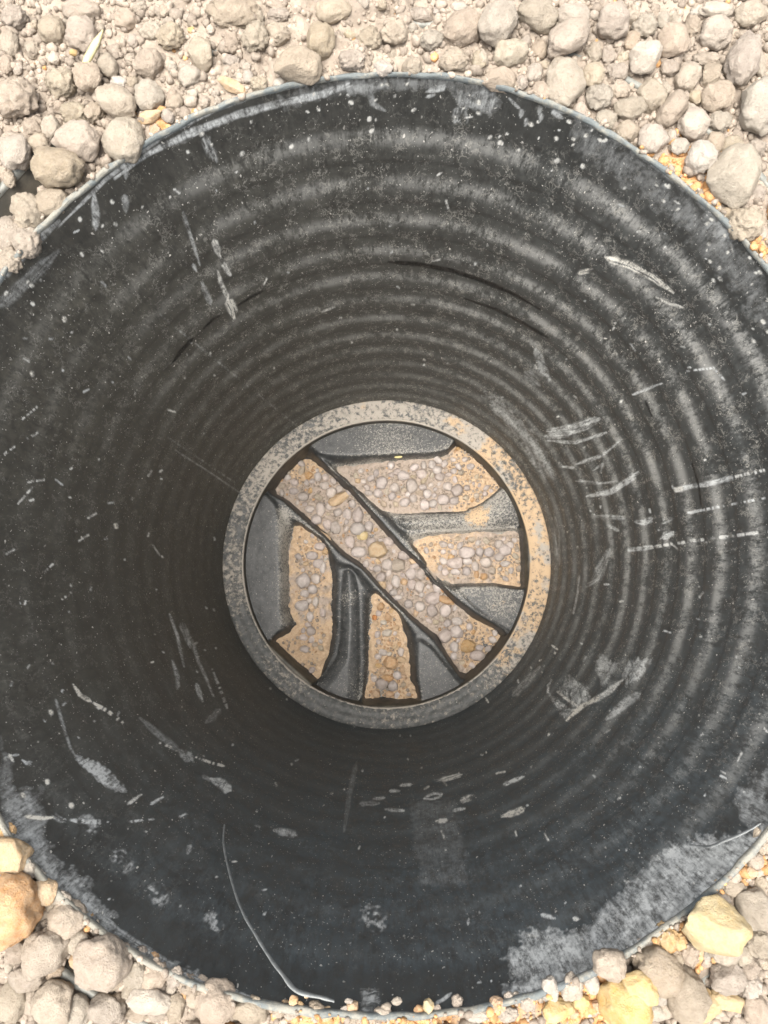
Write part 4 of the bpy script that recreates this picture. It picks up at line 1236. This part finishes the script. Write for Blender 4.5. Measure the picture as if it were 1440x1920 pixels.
REG = [('at upper left of the pipe', lambda x, y: y < 700 and x < 400), ('in the soil bank above the pipe', lambda x, y: y < 700 and x < 850), ('at upper right of the pipe', lambda x, y: y < 700),
       ('at lower left of the pipe', lambda x, y: x < 520), ('below the bottom of the rim', lambda x, y: x < 1020), ('at lower right of the pipe', lambda x, y: True)]
CNAME = {'grey': 'pale grey', 'tan': 'dusty tan', 'white': 'whitish', 'orange': 'orange', 'yellow': 'yellow', 'olive': 'olive'}


def auto_label(px, py, a, b, col, kind):
    reg = next(n for n, f in REG if f(px, py))
    m = max(a, b)
    size = 'large' if m > 32 else 'medium' if m > 19 else 'small' if m > 11.5 else 'tiny'
    shp = {'round': 'rounded stone', 'angular': 'angular stone', 'clod': 'crumbly clod'}[kind]
    lab = '%s %s %s %s' % (size, CNAME[col], shp, reg)
    return lab, '%s %ss %s' % (CNAME[col], shp, reg)


PENDING = []


def place_stone(px, py, a, b, rot, col, kind, lab, dz, sink=0.42):
    p = at(px, py, 0.002)
    sc = (CAM[2] - 0.002) / FPX * 1.0
    A, B = a * sc * 1.09, b * sc * 1.09
    c_ = 0.82 * min(A, B) + 0.06 * max(A, B)
    h, _, _ = ground_h(np.array([p[0]]), np.array([p[1]]), False)
    h = max(float(h[0]), -0.0075)
    o = put_stone('clod' if kind == 'clod' else 'stone', kind, col, (p[0], p[1], h + c_ * (1 - sink - (0.22 if kind == 'clod' and py < 300 and 330 < px < 860 else 0)) + dz), (A, B, c_), rot)
    l2, g2 = auto_label(px, py, a, b, col, kind)
    tag(o, lab or l2, 'clod' if kind == 'clod' else 'stone', g2)
    if not lab:
        PENDING.append((o, px, py, l2.split(' at ')[0].split(' in the ')[0].split(' below ')[0], 0))
    return o


for q in T:
    place_stone(*q)
# the gaps between them hold smaller stones
PXY = [(q[0], q[1], 0.92 * math.sqrt(q[2] * q[3])) for q in T]
fills = 0
tries = 0
while len(T) + fills < 292 and tries < 60000:
    tries += 1
    x, y = random.uniform(-5, 1445), random.choice((random.uniform(-5, 560), random.uniform(1480, 1925)))
    p = at(x, y, 0.0)
    rr_ = math.hypot(*p)
    rp = random.uniform(6.5, 15) if tries < 25000 else random.uniform(5, 9)
    if rr_ < R + rim_dr(math.atan2(p[1], p[0])) + LW + rp * 0.0002:
        continue
    if any(math.hypot(x - gx_[0], y - gx_[1]) < gx_[2] + 6 for gx_ in GAPS):
        continue
    if any(math.hypot(x - q[0], y - q[1]) < q[2] + rp * 0.8 for q in PXY):
        continue
    oz = max(math.exp(-((x - cx) ** 2 + (y - cy) ** 2) / (r_ * r_)) for cx, cy, r_ in ORANGE)
    col = 'orange' if random.random() < oz * 0.75 + 0.02 else random.choice(('grey', 'grey', 'grey', 'tan', 'white'))
    kind = 'clod' if 380 < x < 900 and y < 300 and random.random() < 0.7 else random.choice(('round', 'round', 'angular', 'clod'))
    place_stone(x, y, rp * random.uniform(0.9, 1.25), rp * random.uniform(0.75, 1.0), random.uniform(0, 180), col, kind, None, 0)
    PXY.append((x, y, rp))
    fills += 1

# straw yellow sliver among the stones at upper left
n = 14
u = np.linspace(-1, 1, n)
wd = 0.0024 * (1 - np.clip(u, 0, 1) ** 1.6 * 0.92) * (1 - np.clip(-u - 0.7, 0, 1) * 1.4)
V, F = [], []
for q in range(n):
    x = u[q] * 0.0092
    z = 0.0006 * math.sin(u[q] * 2)
    V += [(x, -wd[q], z), (x, -wd[q] * 0.3, z + 0.0010), (x, wd[q] * 0.4, z + 0.0009), (x, wd[q], z), (x, 0, z - 0.0009)]
for q in range(n - 1):
    for e in range(5):
        F.append((q * 5 + e, q * 5 + (e + 1) % 5, q * 5 + 5 + (e + 1) % 5, q * 5 + 5 + e))
me = new_mesh('wood_sliver', V, F, M['straw'])
p = at(176, 88, 0.006)
o = link('wood_sliver', me, None, (p[0], p[1], 0.006))
o.rotation_euler = (0.1, -0.15, math.radians(55))
tag(o, 'straw yellow pointed sliver lying between the stones at upper left', 'sliver')
o = put_stone('pebble', 'smooth', 'yellow', (*at(137, 98, 0.0), 0.0), (0.0021, 0.0018, 0.0016), 0)
tag(o, 'tiny yellow pebble left of the straw yellow sliver', 'pebble')

# ------------------------------------------------------------------ crumbs of soil: nobody could count them
CV, CF = ICO[1]


def crumb_field(pos, size, tint, val, name, label, cat, sub=1):
    CV, CF = ICO[sub]
    n = len(pos)
    nv = len(CV)
    r_ = np.random.default_rng(n)
    rot = r_.uniform(0, 2 * np.pi, n)
    jit = 1 + r_.uniform(-0.28, 0.28, (n, nv, 1))
    sc = size[:, None] * r_.uniform(0.7, 1.25, (n, 3))
    P = CV[None] * jit * sc[:, None, :]
    c_, s_ = np.cos(rot)[:, None], np.sin(rot)[:, None]
    x = P[..., 0] * c_ - P[..., 1] * s_
    y = P[..., 0] * s_ + P[..., 1] * c_
    P = np.stack([x, y, P[..., 2]], -1) + pos[:, None, :]
    F = (CF[None] + (np.arange(n) * nv)[:, None, None]).reshape(-1, 3)
    me = new_mesh(name, P.reshape(-1, 3), F, M['crumb'])
    ta = np.zeros((n, nv, 4))
    ta[..., 0] = tint[:, None]
    ta[..., 1] = val[:, None]
    col_attr(me, 'tint', ta.reshape(-1, 4))
    o = link(name, me)
    tag(o, label, cat, None, 'stuff')
    return o


NCR = 60000
cx_ = rng.uniform(-40, 1480, NCR)
cy_ = np.where(rng.random(NCR) < 0.55, rng.uniform(-40, 580, NCR), rng.uniform(1470, 1960, NCR))
pp = at(cx_, cy_, -0.003)
rr_ = np.hypot(pp[:, 0], pp[:, 1])
ro_ = np.hypot(pp[:, 0] - RC, pp[:, 1])
rl_ = rr_ - rim_dr(np.arctan2(pp[:, 1], pp[:, 0])) - R
h_, og_, gp_ = ground_h(pp[:, 0], pp[:, 1])
# a little grit lies on the cut rim itself
onrim = (rl_ > 0.0004) & (rl_ < 0.0035)
h_ = np.where(onrim, np.maximum(h_, 0.0002), h_)
ok = (rl_ > 0.0004) & (~onrim | (rng.random(len(pp)) < 0.55)) & ((gp_ < 0.3) | (ro_ > RO + 0.006)) & ~((ro_ > RO - 0.002) & (ro_ < RO + 0.005) & (h_ < -0.005))
pp, h_, og_, cx_, cy_ = pp[ok], h_[ok], og_[ok], cx_[ok], cy_[ok]
pp, h_, og_, cx_, cy_ = pp[:8000], h_[:8000], og_[:8000], cx_[:8000], cy_[:8000]
sz = 0.00042 + 0.0019 * rng.random(len(pp)) ** 2.6
tint = (rng.random(len(pp)) < og_ * 0.9 + 0.015).astype(float)
bk_ = np.exp(-((cx_ - 640) / 330.0) ** 2) * (cy_ < 700)
crumb_field(np.c_[pp, h_ + sz * (0.30 - 0.35 * bk_)], sz, tint, rng.random(len(pp)), 'soil_crumbs', 'fine dry crumbs of pale soil and orange grit filling the gaps between the stones', 'soil')
# gravel goes on beyond the picture
n = 6500
a = rng.uniform(0, 2 * np.pi, n)
r_ = 0.232 + 0.62 * rng.random(n) ** 1.25
gxx, gyy = r_ * np.cos(a), r_ * np.sin(a)
px_, py_ = to_px(np.c_[gxx, gyy, np.zeros(n)])
inframe = (px_ > -25) & (px_ < 1465) & (py_ > -25) & (py_ < 1945)
ok = ~inframe & (r_ > R + 0.012)
gxx, gyy = gxx[ok], gyy[ok]
h_, og_, _ = ground_h(gxx, gyy)
sz = rng.uniform(0.003, 0.0088, len(gxx))
crumb_field(np.c_[gxx, gyy, h_ + sz * 0.4], sz, (rng.random(len(gxx)) < 0.12).astype(float), rng.random(len(gxx)), 'gravel', 'loose pale gravel spread over the ground further out', 'gravel', 1)

# smaller stones packed under and between the traced ones
n = 9000
qx = rng.uniform(-30, 1470, n)
qy = np.where(rng.random(n) < 0.6, rng.uniform(-30, 580, n), rng.uniform(1480, 1950, n))
pp = at(qx, qy, -0.002)
r_ = np.hypot(pp[:, 0], pp[:, 1])
h_, og_, gp_ = ground_h(pp[:, 0], pp[:, 1])
bank = np.exp(-((qx - 600) / 260.0) ** 2) * (qy < 700)
ro_ = np.hypot(pp[:, 0] - RC, pp[:, 1])
ok = (r_ - rim_dr(np.arctan2(pp[:, 1], pp[:, 0])) > R + 0.0055) & (gp_ < 0.1) & (rng.random(n) > bank * 0.95) & ~((ro_ > RO - 0.004) & (ro_ < RO + 0.006) & (h_ < -0.0062) & (rng.random(n) < 0.6))
pp, h_, og_, qx, qy = pp[ok][:2600], h_[ok][:2600], og_[ok][:2600], qx[ok][:2600], qy[ok][:2600]
keep, used_ = [], []
for q in range(len(pp)):
    s_ = float(rng.uniform(0.0013, 0.0031))
    if all((pp[q, 0] - u[0]) ** 2 + (pp[q, 1] - u[1]) ** 2 > (0.75 * (s_ + u[2])) ** 2 for u in used_):
        used_.append((pp[q, 0], pp[q, 1], s_))
        keep.append(q)
keep = keep[:1100]
sz = np.array([u[2] for u in used_])[:1100]
crumb_field(np.c_[pp[keep], h_[keep] + sz * 0.25], sz, (rng.random(len(keep)) < og_[keep] * 0.8).astype(float), rng.random(len(keep)) * 0.7, 'gravel', 'small pale gravel packed in between the larger stones round the rim', 'gravel', 2)

# ------------------------------------------------------------------ pebbles in the channels
PB = []


def pb(px, py, a, b, ch, col='pebble', rot=0, lab=None):
    PB.append((px, py, a, b, ch, col, rot, lab))


U, RT, LF, LO, MA = 'chan_up', 'chan_right', 'chan_left', 'chan_low', 'main'
for q in ((716, 906, 11, 12), (772, 911, 11, 14), (756, 892, 12, 9), (791, 890, 11, 10), (740, 914, 10, 9), (857, 919, 12, 12), (839, 912, 9, 9), (831, 937, 11, 10), (825, 895, 10, 8), (851, 939, 9, 8),
          (759, 942, 10, 8), (801, 926, 8, 9), (796, 946, 9, 11), (775, 935, 8, 8), (709, 925, 9, 8), (735, 930, 8, 8), (745, 885, 7, 7), (810, 872, 7, 8), (820, 882, 9, 8), (875, 915, 6, 6), (812, 944, 8, 8)):
    pb(*q, U)
pb(796, 898, 5, 12, U, 'tan', -35, 'thin tan chip standing among the pebbles of the upper right branch channel')
for q in ((875, 1036, 15, 12), (947, 1031, 12, 11), (911, 1055, 11, 10), (917, 1035, 10, 9), (936, 1044, 10, 9), (956, 1022, 7, 7), (936, 1021, 9, 9), (900, 1035, 8, 9), (852, 1056, 15, 11), (947, 1057, 9, 6), (875, 1071, 8, 9),
          (876, 1052, 9, 7), (891, 1062, 7, 10), (854, 1072, 9, 6)):
    pb(*q, RT)
pb(845, 1044, 7, 5, RT, 'orange', 0, 'small orange pebble beside the big pale pebble in the right-hand branch channel')
for q in ((569, 1088, 14, 14), (592, 1085, 9, 10), (586, 1105, 9, 9), (571, 1113, 9, 7), (565, 1136, 13, 10), (592, 1128, 6, 9), (581, 1156, 7, 10), (583, 1183, 9, 9), (577, 1172, 6, 5), (569, 1195, 8, 6), (584, 1199, 6, 7),
          (571, 1217, 9, 7), (585, 1042, 11, 8), (600, 1025, 11, 8), (596, 1057, 10, 9), (605, 1064, 6, 11)):
    pb(*q, LF)
pb(609, 1034, 6, 6, LF, 'orange', 0, 'orange pebble at the top of the left-hand branch channel')
for q in ((601, 955, 9, 14), (594, 974, 10, 10), (614, 984, 9, 10), (629, 989, 10, 12), (671, 966, 11, 15), (651, 964, 8, 11), (671, 992, 14, 12), (692, 987, 9, 10), (608, 911, 9, 8), (621, 924, 10, 10), (636, 916, 7, 7), (569, 931, 10, 9),
          (552, 905, 8, 8), (661, 945, 7, 8), (634, 961, 9, 8), (656, 1016, 9, 12), (673, 1035, 14, 10), (729, 1016, 11, 9), (695, 1017, 9, 10), (581, 955, 9, 7), (551, 921, 9, 7), (596, 893, 7, 10), (610, 895, 7, 7),
          (727, 1059, 11, 11), (771, 1075, 11, 12), (787, 1077, 9, 11), (772, 1096, 8, 10), (787, 1101, 9, 11), (810, 1122, 14, 12), (835, 1145, 11, 12), (787, 1137, 10, 10), (810, 1145, 10, 12), (857, 1165, 10, 8), (856, 1184, 12, 12),
          (835, 1192, 13, 13), (851, 1212, 8, 10), (895, 1229, 14, 10), (900, 1215, 8, 6), (850, 1230, 6, 7), (715, 1082, 9, 9), (797, 1067, 10, 9), (766, 1132, 8, 9), (820, 1102, 8, 12), (757, 1041, 11, 9), (777, 1061, 9, 6),
          (742, 1090, 8, 12), (880, 1175, 6, 7)):
    pb(*q, MA)
for q, l in (((636, 935, 22, 11, MA, 'orange', 28), 'long orange pebble across the upper part of the diagonal channel'), ((708, 1032, 17, 16, MA, 'orange', 20), 'large orange pebble in the middle of the diagonal channel'),
             ((679, 1004, 11, 9, MA, 'yellow', 0), 'rounded tan-yellow pebble above the large orange one in the diagonal channel'), ((578, 891, 9, 8, MA, 'orange', 0), 'orange pebble at the upper end of the diagonal channel'),
             ((747, 1061, 13, 13, MA, 'tan', 0), 'tan pebble right below the large orange one in the diagonal channel'), ((774, 1052, 8, 6, MA, 'orange', 0), 'oval orange pebble on the edge of the diagonal channel near its middle'),
             ((757, 1091, 7, 7, MA, 'orange', 0), 'round orange pebble on the centre line of the diagonal channel'), ((804, 1084, 5, 5, MA, 'orange', 0), None), ((837, 1126, 16, 7, MA, 'orange', -25), 'flat orange chip along the upper edge of the diagonal channel'),
             ((831, 1104, 6, 7, MA, 'orange', 0), 'small orange pebble just above the flat orange chip'), ((716, 1097, 8, 8, MA, 'orange', 0), 'orange pebble at the lower edge of the diagonal channel'), ((780, 1150, 5, 7, MA, 'orange', 0), None),
             ((877, 1212, 14, 13, MA, 'orange', 0), 'orange lump at the lower end of the diagonal channel'), ((752, 1237, 9, 6, LO, 'orange', 0), None), ((726, 1187, 10, 7, LO, 'white', 10), 'white pebble on orange sand in the lower branch channel'),
             ((732, 1242, 14, 12, LO, 'orange', 0), 'largest orange lump in the lower branch channel'), ((726, 1272, 11, 7, LO, 'orange', 0), 'orange pebble below the largest lump of the lower branch channel'), ((732, 1302, 9, 6, LO, 'orange', 0), None), ((705, 1302, 8, 7, LO, 'orange', 0), None),
             ((702, 1158, 5, 5, LO, 'rust', 0), 'rust red pebble on the left edge of the lower branch channel'), ((719, 1167, 6, 5, LO, 'white', 0), None), ((730, 1226, 5, 4, LO, 'white', 0), None), ((716, 1282, 12, 11, LO, 'pebble', 0), None), ((737, 1286, 9, 10, LO, 'pebble', 0), None),
             ((745, 1267, 8, 8, LO, 'pebble', 0), None)):
    pb(*q, l)
CHN = {'main': 'diagonal channel', 'chan_up': 'upper right branch channel', 'chan_right': 'right-hand branch channel', 'chan_left': 'left-hand branch channel', 'chan_low': 'lower branch channel'}
SANDW = {}
for nm in CHN:
    P = np.array(POLY[nm][1], float)
    SANDW[nm] = P


def sand_z(nm, x, y):
    x, y = np.array([x]), np.array([y])
    return float(POLY[nm][0] + (fbm(x * 45, y * 45, 1, 11) - 0.5)[0] * 0.013) + ZL


def place_pebble(px, py, a, b, ch, col, rot, lab):
    z0 = ZL + POLY[ch][0]
    p = at(px, py, z0 + 0.002)
    sc = (CAM[2] - z0) / FPX * 1.02
    A, B = a * sc, b * sc
    c_ = 0.7 * min(A, B) + 0.1 * max(A, B)
    o = put_stone('pebble', 'smooth' if col in ('pebble', 'white') else 'angular', col, (p[0], p[1], sand_z(ch, *p) + c_ * 0.52), (A, B, c_), rot)
    m = max(a, b)
    cn = {'pebble': 'smooth grey', 'orange': 'orange', 'white': 'white', 'yellow': 'yellow', 'tan': 'tan', 'rust': 'rust'}[col]
    size = 'large' if m > 11 else 'medium' if m > 7.6 else 'small' if m > 4.6 else 'tiny'
    tag(o, lab or '%s %s pebble lying in the %s' % (size, cn, CHN[ch]), 'pebble', '%s pebbles in the %s' % (cn, CHN[ch]))
    if not lab:
        PENDING.append((o, px, py, '%s %s pebble' % (size, cn), 1))


for q in PB:
    place_pebble(*q)
occ = [(q[0], q[1], math.sqrt(q[2] * q[3])) for q in PB]
dens = {'main': 1.0, 'chan_up': 0.7, 'chan_right': 0.6, 'chan_left': 0.4, 'chan_low': 0.7}
BALD = [(890, 865, 34), (915, 900, 26), (560, 1230, 40), (815, 1035, 22), (965, 1085, 20), (575, 1000, 18), (612, 1120, 20), (606, 1170, 20), (900, 1195, 22)]
npb = len(PB)
tries = 0
small = []
while tries < 42000 and len(small) < 2200:
    tries += 1
    ch = random.choices(list(CHN), (6, 2.2, 1.6, 1.2, 1.4))[0]
    P = SANDW[ch]
    x, y = random.uniform(P[:, 0].min(), P[:, 0].max()), random.uniform(P[:, 1].min(), P[:, 1].max())
    do, di = poly_dist(np.array([[x, y]]), P)
    if di[0] < 2.5 or random.random() > dens[ch]:
        continue
    bald = max(math.exp(-((x - cx) ** 2 + (y - cy) ** 2) / (r_ * r_)) for cx, cy, r_ in BALD)
    if random.random() < bald:
        continue
    big = npb < 290 and tries < 14000
    rp = random.uniform(4.0, 7.5) if big else random.uniform(1.3, 4.0)
    if any(math.hypot(x - q[0], y - q[1]) < q[2] * 0.94 + rp * 0.9 for q in occ):
        continue
    occ.append((x, y, rp))
    pc = {'main': 0.07, 'chan_up': 0.08, 'chan_right': 0.12, 'chan_left': 0.12, 'chan_low': 0.5}[ch]
    if big:
        npb += 1
        place_pebble(x, y, rp * random.uniform(0.95, 1.3), rp * random.uniform(0.8, 1.0), ch, 'orange' if random.random() < pc else random.choice(('pebble', 'pebble', 'pebble', 'tan')), random.uniform(0, 180), None)
    else:
        z0 = ZL + POLY[ch][0]
        p = at(x, y, z0)
        small.append((p[0], p[1], sand_z(ch, *p) + 0.0008, rp * (CAM[2] - z0) / FPX, 0.6 * float(random.random() < pc + 0.06), random.uniform(0.0, 0.6)))
small = np.array(small)
crumb_field(small[:, :3], small[:, 3], small[:, 4], small[:, 5], 'grit', 'fine grit between the pebbles in the channels of the chamber base', 'grit')

# pale sliver on the step of the top bench
V, F = ICO[2]
p = at(747, 856, ZL - 0.022)
o = link('dry_seed', new_mesh('dry_seed', V * np.array([0.0062, 0.0021, 0.0016]), F, M['straw']), None, (p[0], p[1], ZL - 0.0255))
o.rotation_euler = (0, 0, math.radians(4))
tag(o, 'pale yellow seed lying on the step of the top bench in the chamber base', 'seed')

# ------------------------------------------------------------------ plastic strands left by the saw, hanging inside the rim
def strand(name, pts, widths, off, label):
    P = []
    for q, (x, y) in enumerate(pts):
        v = on_wall(x, y, R - 0.004)
        v[2] = min(v[2], 0.0005)
        P.append(v)
    P = np.array(P)
    # smooth resample
    t0 = np.linspace(0, 1, len(P))
    t1 = np.linspace(0, 1, 70)

    def cr(a):
        o = np.zeros((70,) + a.shape[1:])
        for j, u in enumerate(t1):
            f = u * (len(a) - 1)
            k = min(int(f), len(a) - 2)
            f -= k
            p0, p1, p2, p3 = a[max(k - 1, 0)], a[k], a[k + 1], a[min(k + 2, len(a) - 1)]
            o[j] = 0.5 * (2 * p1 + (p2 - p0) * f + (2 * p0 - 5 * p1 + 4 * p2 - p3) * f * f + (3 * p1 - p0 - 3 * p2 + p3) * f ** 3)
        return o
    C = cr(P)
    Wd = cr(np.array(widths)[:, None])[:, 0]
    T_ = np.gradient(C, axis=0)
    T_ /= np.linalg.norm(T_, axis=1)[:, None]
    V, F = [], []
    for j in range(70):
        nrm = np.array([-C[j, 0], -C[j, 1], 0])
        nrm /= np.linalg.norm(nrm)
        c = C[j] + nrm * (off * math.sin(math.pi * min(1, (69 - j) / 69 * 1.2)) * 0.6)
        sd_ = np.cross(T_[j], nrm)
        sd_ /= np.linalg.norm(sd_)
        w_ = Wd[j] * (0.9 + 0.25 * math.sin(j * 0.9) * 0.4)
        for e in range(8):
            a = e / 8 * 2 * math.pi
            V.append(c + sd_ * w_ * math.cos(a) + nrm * 0.42 * w_ * math.sin(a))
    for j in range(69):
        for e in range(8):
            F.append((j * 8 + e, j * 8 + (e + 1) % 8, j * 8 + 8 + (e + 1) % 8, j * 8 + 8 + e))
    me = new_mesh(name, V, F, M['swarf'])
    o = link(name, me)
    tag(o, label, 'plastic strand')


strand('plastic_strand', [(421, 1546), (419, 1580), (428, 1630), (440, 1680), (455, 1722), (478, 1764), (504, 1806), (532, 1842), (556, 1866), (600, 1884), (625, 1893)],
       [0.0006, 0.0008, 0.0009, 0.0009, 0.0010, 0.0011, 0.0012, 0.0014, 0.0018, 0.0015, 0.0011], 0.004, 'long curved grey plastic strand hanging from the bottom rim')
strand('plastic_strand', [(1293, 1584), (1320, 1588), (1340, 1590), (1365, 1583), (1395, 1571), (1425, 1562), (1445, 1556)],
       [0.0006, 0.0009, 0.0011, 0.0011, 0.0010, 0.0009, 0.0008], 0.004, 'short wavy grey plastic strand on the right side of the rim')


# ------------------------------------------------------------------ say of every stone which one it is
ANCH = [
    [(174, 87, 'straw yellow sliver'), (109, 316, 'big rounded block'), (215, 185, 'long pitted stone'), (278, 214, 'flat orange clay piece'), (434, 155, 'long orange flake'),
     (560, 128, 'flat square block'), (600, 75, 'cream wedge stone'), (435, 18, 'widest flat clod'), (718, 124, 'whitish chip on the rim'), (933, 44, 'big rounded pale stone'),
     (1064, 75, 'kidney shaped stone'), (938, 140, 'pitted block on the rim'), (1213, 104, 'bright faceted stone'), (1267, 69, 'square topped stone'),
     (1227, 167, 'pear shaped stone'), (1267, 191, 'long slanting stone'), (1396, 107, 'long upright pale stone'), (1426, 198, 'biggest bright stone'), (1304, 227, 'bright teardrop stone'),
     (1290, 310, 'orange grit at upper right'), (1374, 328, 'largest blocky pale stone'), (26, 1698, 'biggest orange stone'), (82, 1784, 'large knobbly stone'), (192, 1800, 'largest round tan stone'),
     (278, 1880, 'white bean shaped stone'), (555, 1880, 'foot of the long strand'), (402, 1890, 'two-part pale stone'), (992, 1888, 'white ball shaped pebble'), (1050, 1898, 'oblong yellow stone under the rim'),
     (1180, 1865, 'pair of yellow stones'), (1290, 1868, 'tall grey stone'), (1332, 1728, 'largest yellow stone'), (1387, 1757, 'small olive stone'), (935, 1895, 'blocky orange stone')],
    [(636, 935, 'long orange pebble'), (708, 1032, 'large orange pebble'), (679, 1004, 'tan-yellow pebble'), (837, 1126, 'flat orange chip'), (877, 1212, 'orange lump at the channel end'),
     (578, 891, 'orange pebble at the upper channel end'), (796, 898, 'thin tan chip'), (747, 856, 'pale yellow seed'), (875, 1036, 'big pale pebble'), (845, 1044, 'small orange pebble'),
     (726, 1187, 'white pebble'), (732, 1242, 'largest orange lump'), (702, 1158, 'rust red pebble'), (976, 1050, 'right end wall'), (550, 1240, 'left end wall'), (732, 1314, 'lower end wall'),
     (935, 1140, 'tan mottled bench'), (870, 975, 'tan dusted divider'), (757, 1091, 'round orange centre pebble'), (609, 1034, 'orange pebble of the left branch'), (655, 1120, 'divider with a pale streak')]]
taken = {}
for o in COL.objects:
    if 'label' in o.keys() and not any(o is q[0] for q in PENDING):
        taken[o['label']] = 1
for o, px_, py_, what, which in PENDING:
    order = sorted(ANCH[which], key=lambda a: math.hypot(a[0] - px_, a[1] - py_))
    done = False
    lim_ = 330 if which == 0 else 150
    for near_ in ('next to', 'dir'):
        for ax, ay, an in order[:1 if near_ == 'next to' else 7]:
            dx, dy = px_ - ax, py_ - ay
            d = math.hypot(dx, dy)
            if d > lim_ or d < 6:
                continue
            if abs(dx) > 2.2 * abs(dy):
                dr = 'left of' if dx < 0 else 'right of'
            elif abs(dy) > 2.2 * abs(dx):
                dr = 'above' if dy < 0 else 'below'
            else:
                dr = ('above' if dy < 0 else 'below') + (' and left of' if dx < 0 else ' and right of')
            if near_ == 'next to':
                if d > (55 if which == 0 else 24):
                    continue
                dr = 'just ' + dr
            elif d > (130 if which == 0 else 60):
                dr = 'further ' + dr
            lab = '%s %s the %s' % (what, dr, an)
            if lab not in taken and len(lab.split()) <= 16:
                o['label'] = lab
                taken[lab] = 1
                done = True
                break
        if done:
            break
    if not done:
        for a1, a2 in ((0, 1), (0, 2), (1, 2), (0, 3), (1, 3)):
            lab = '%s between the %s and the %s' % (what, order[a1][2], order[a2][2])
            if lab not in taken and len(lab.split()) <= 16:
                o['label'] = lab
                taken[lab] = 1
                break
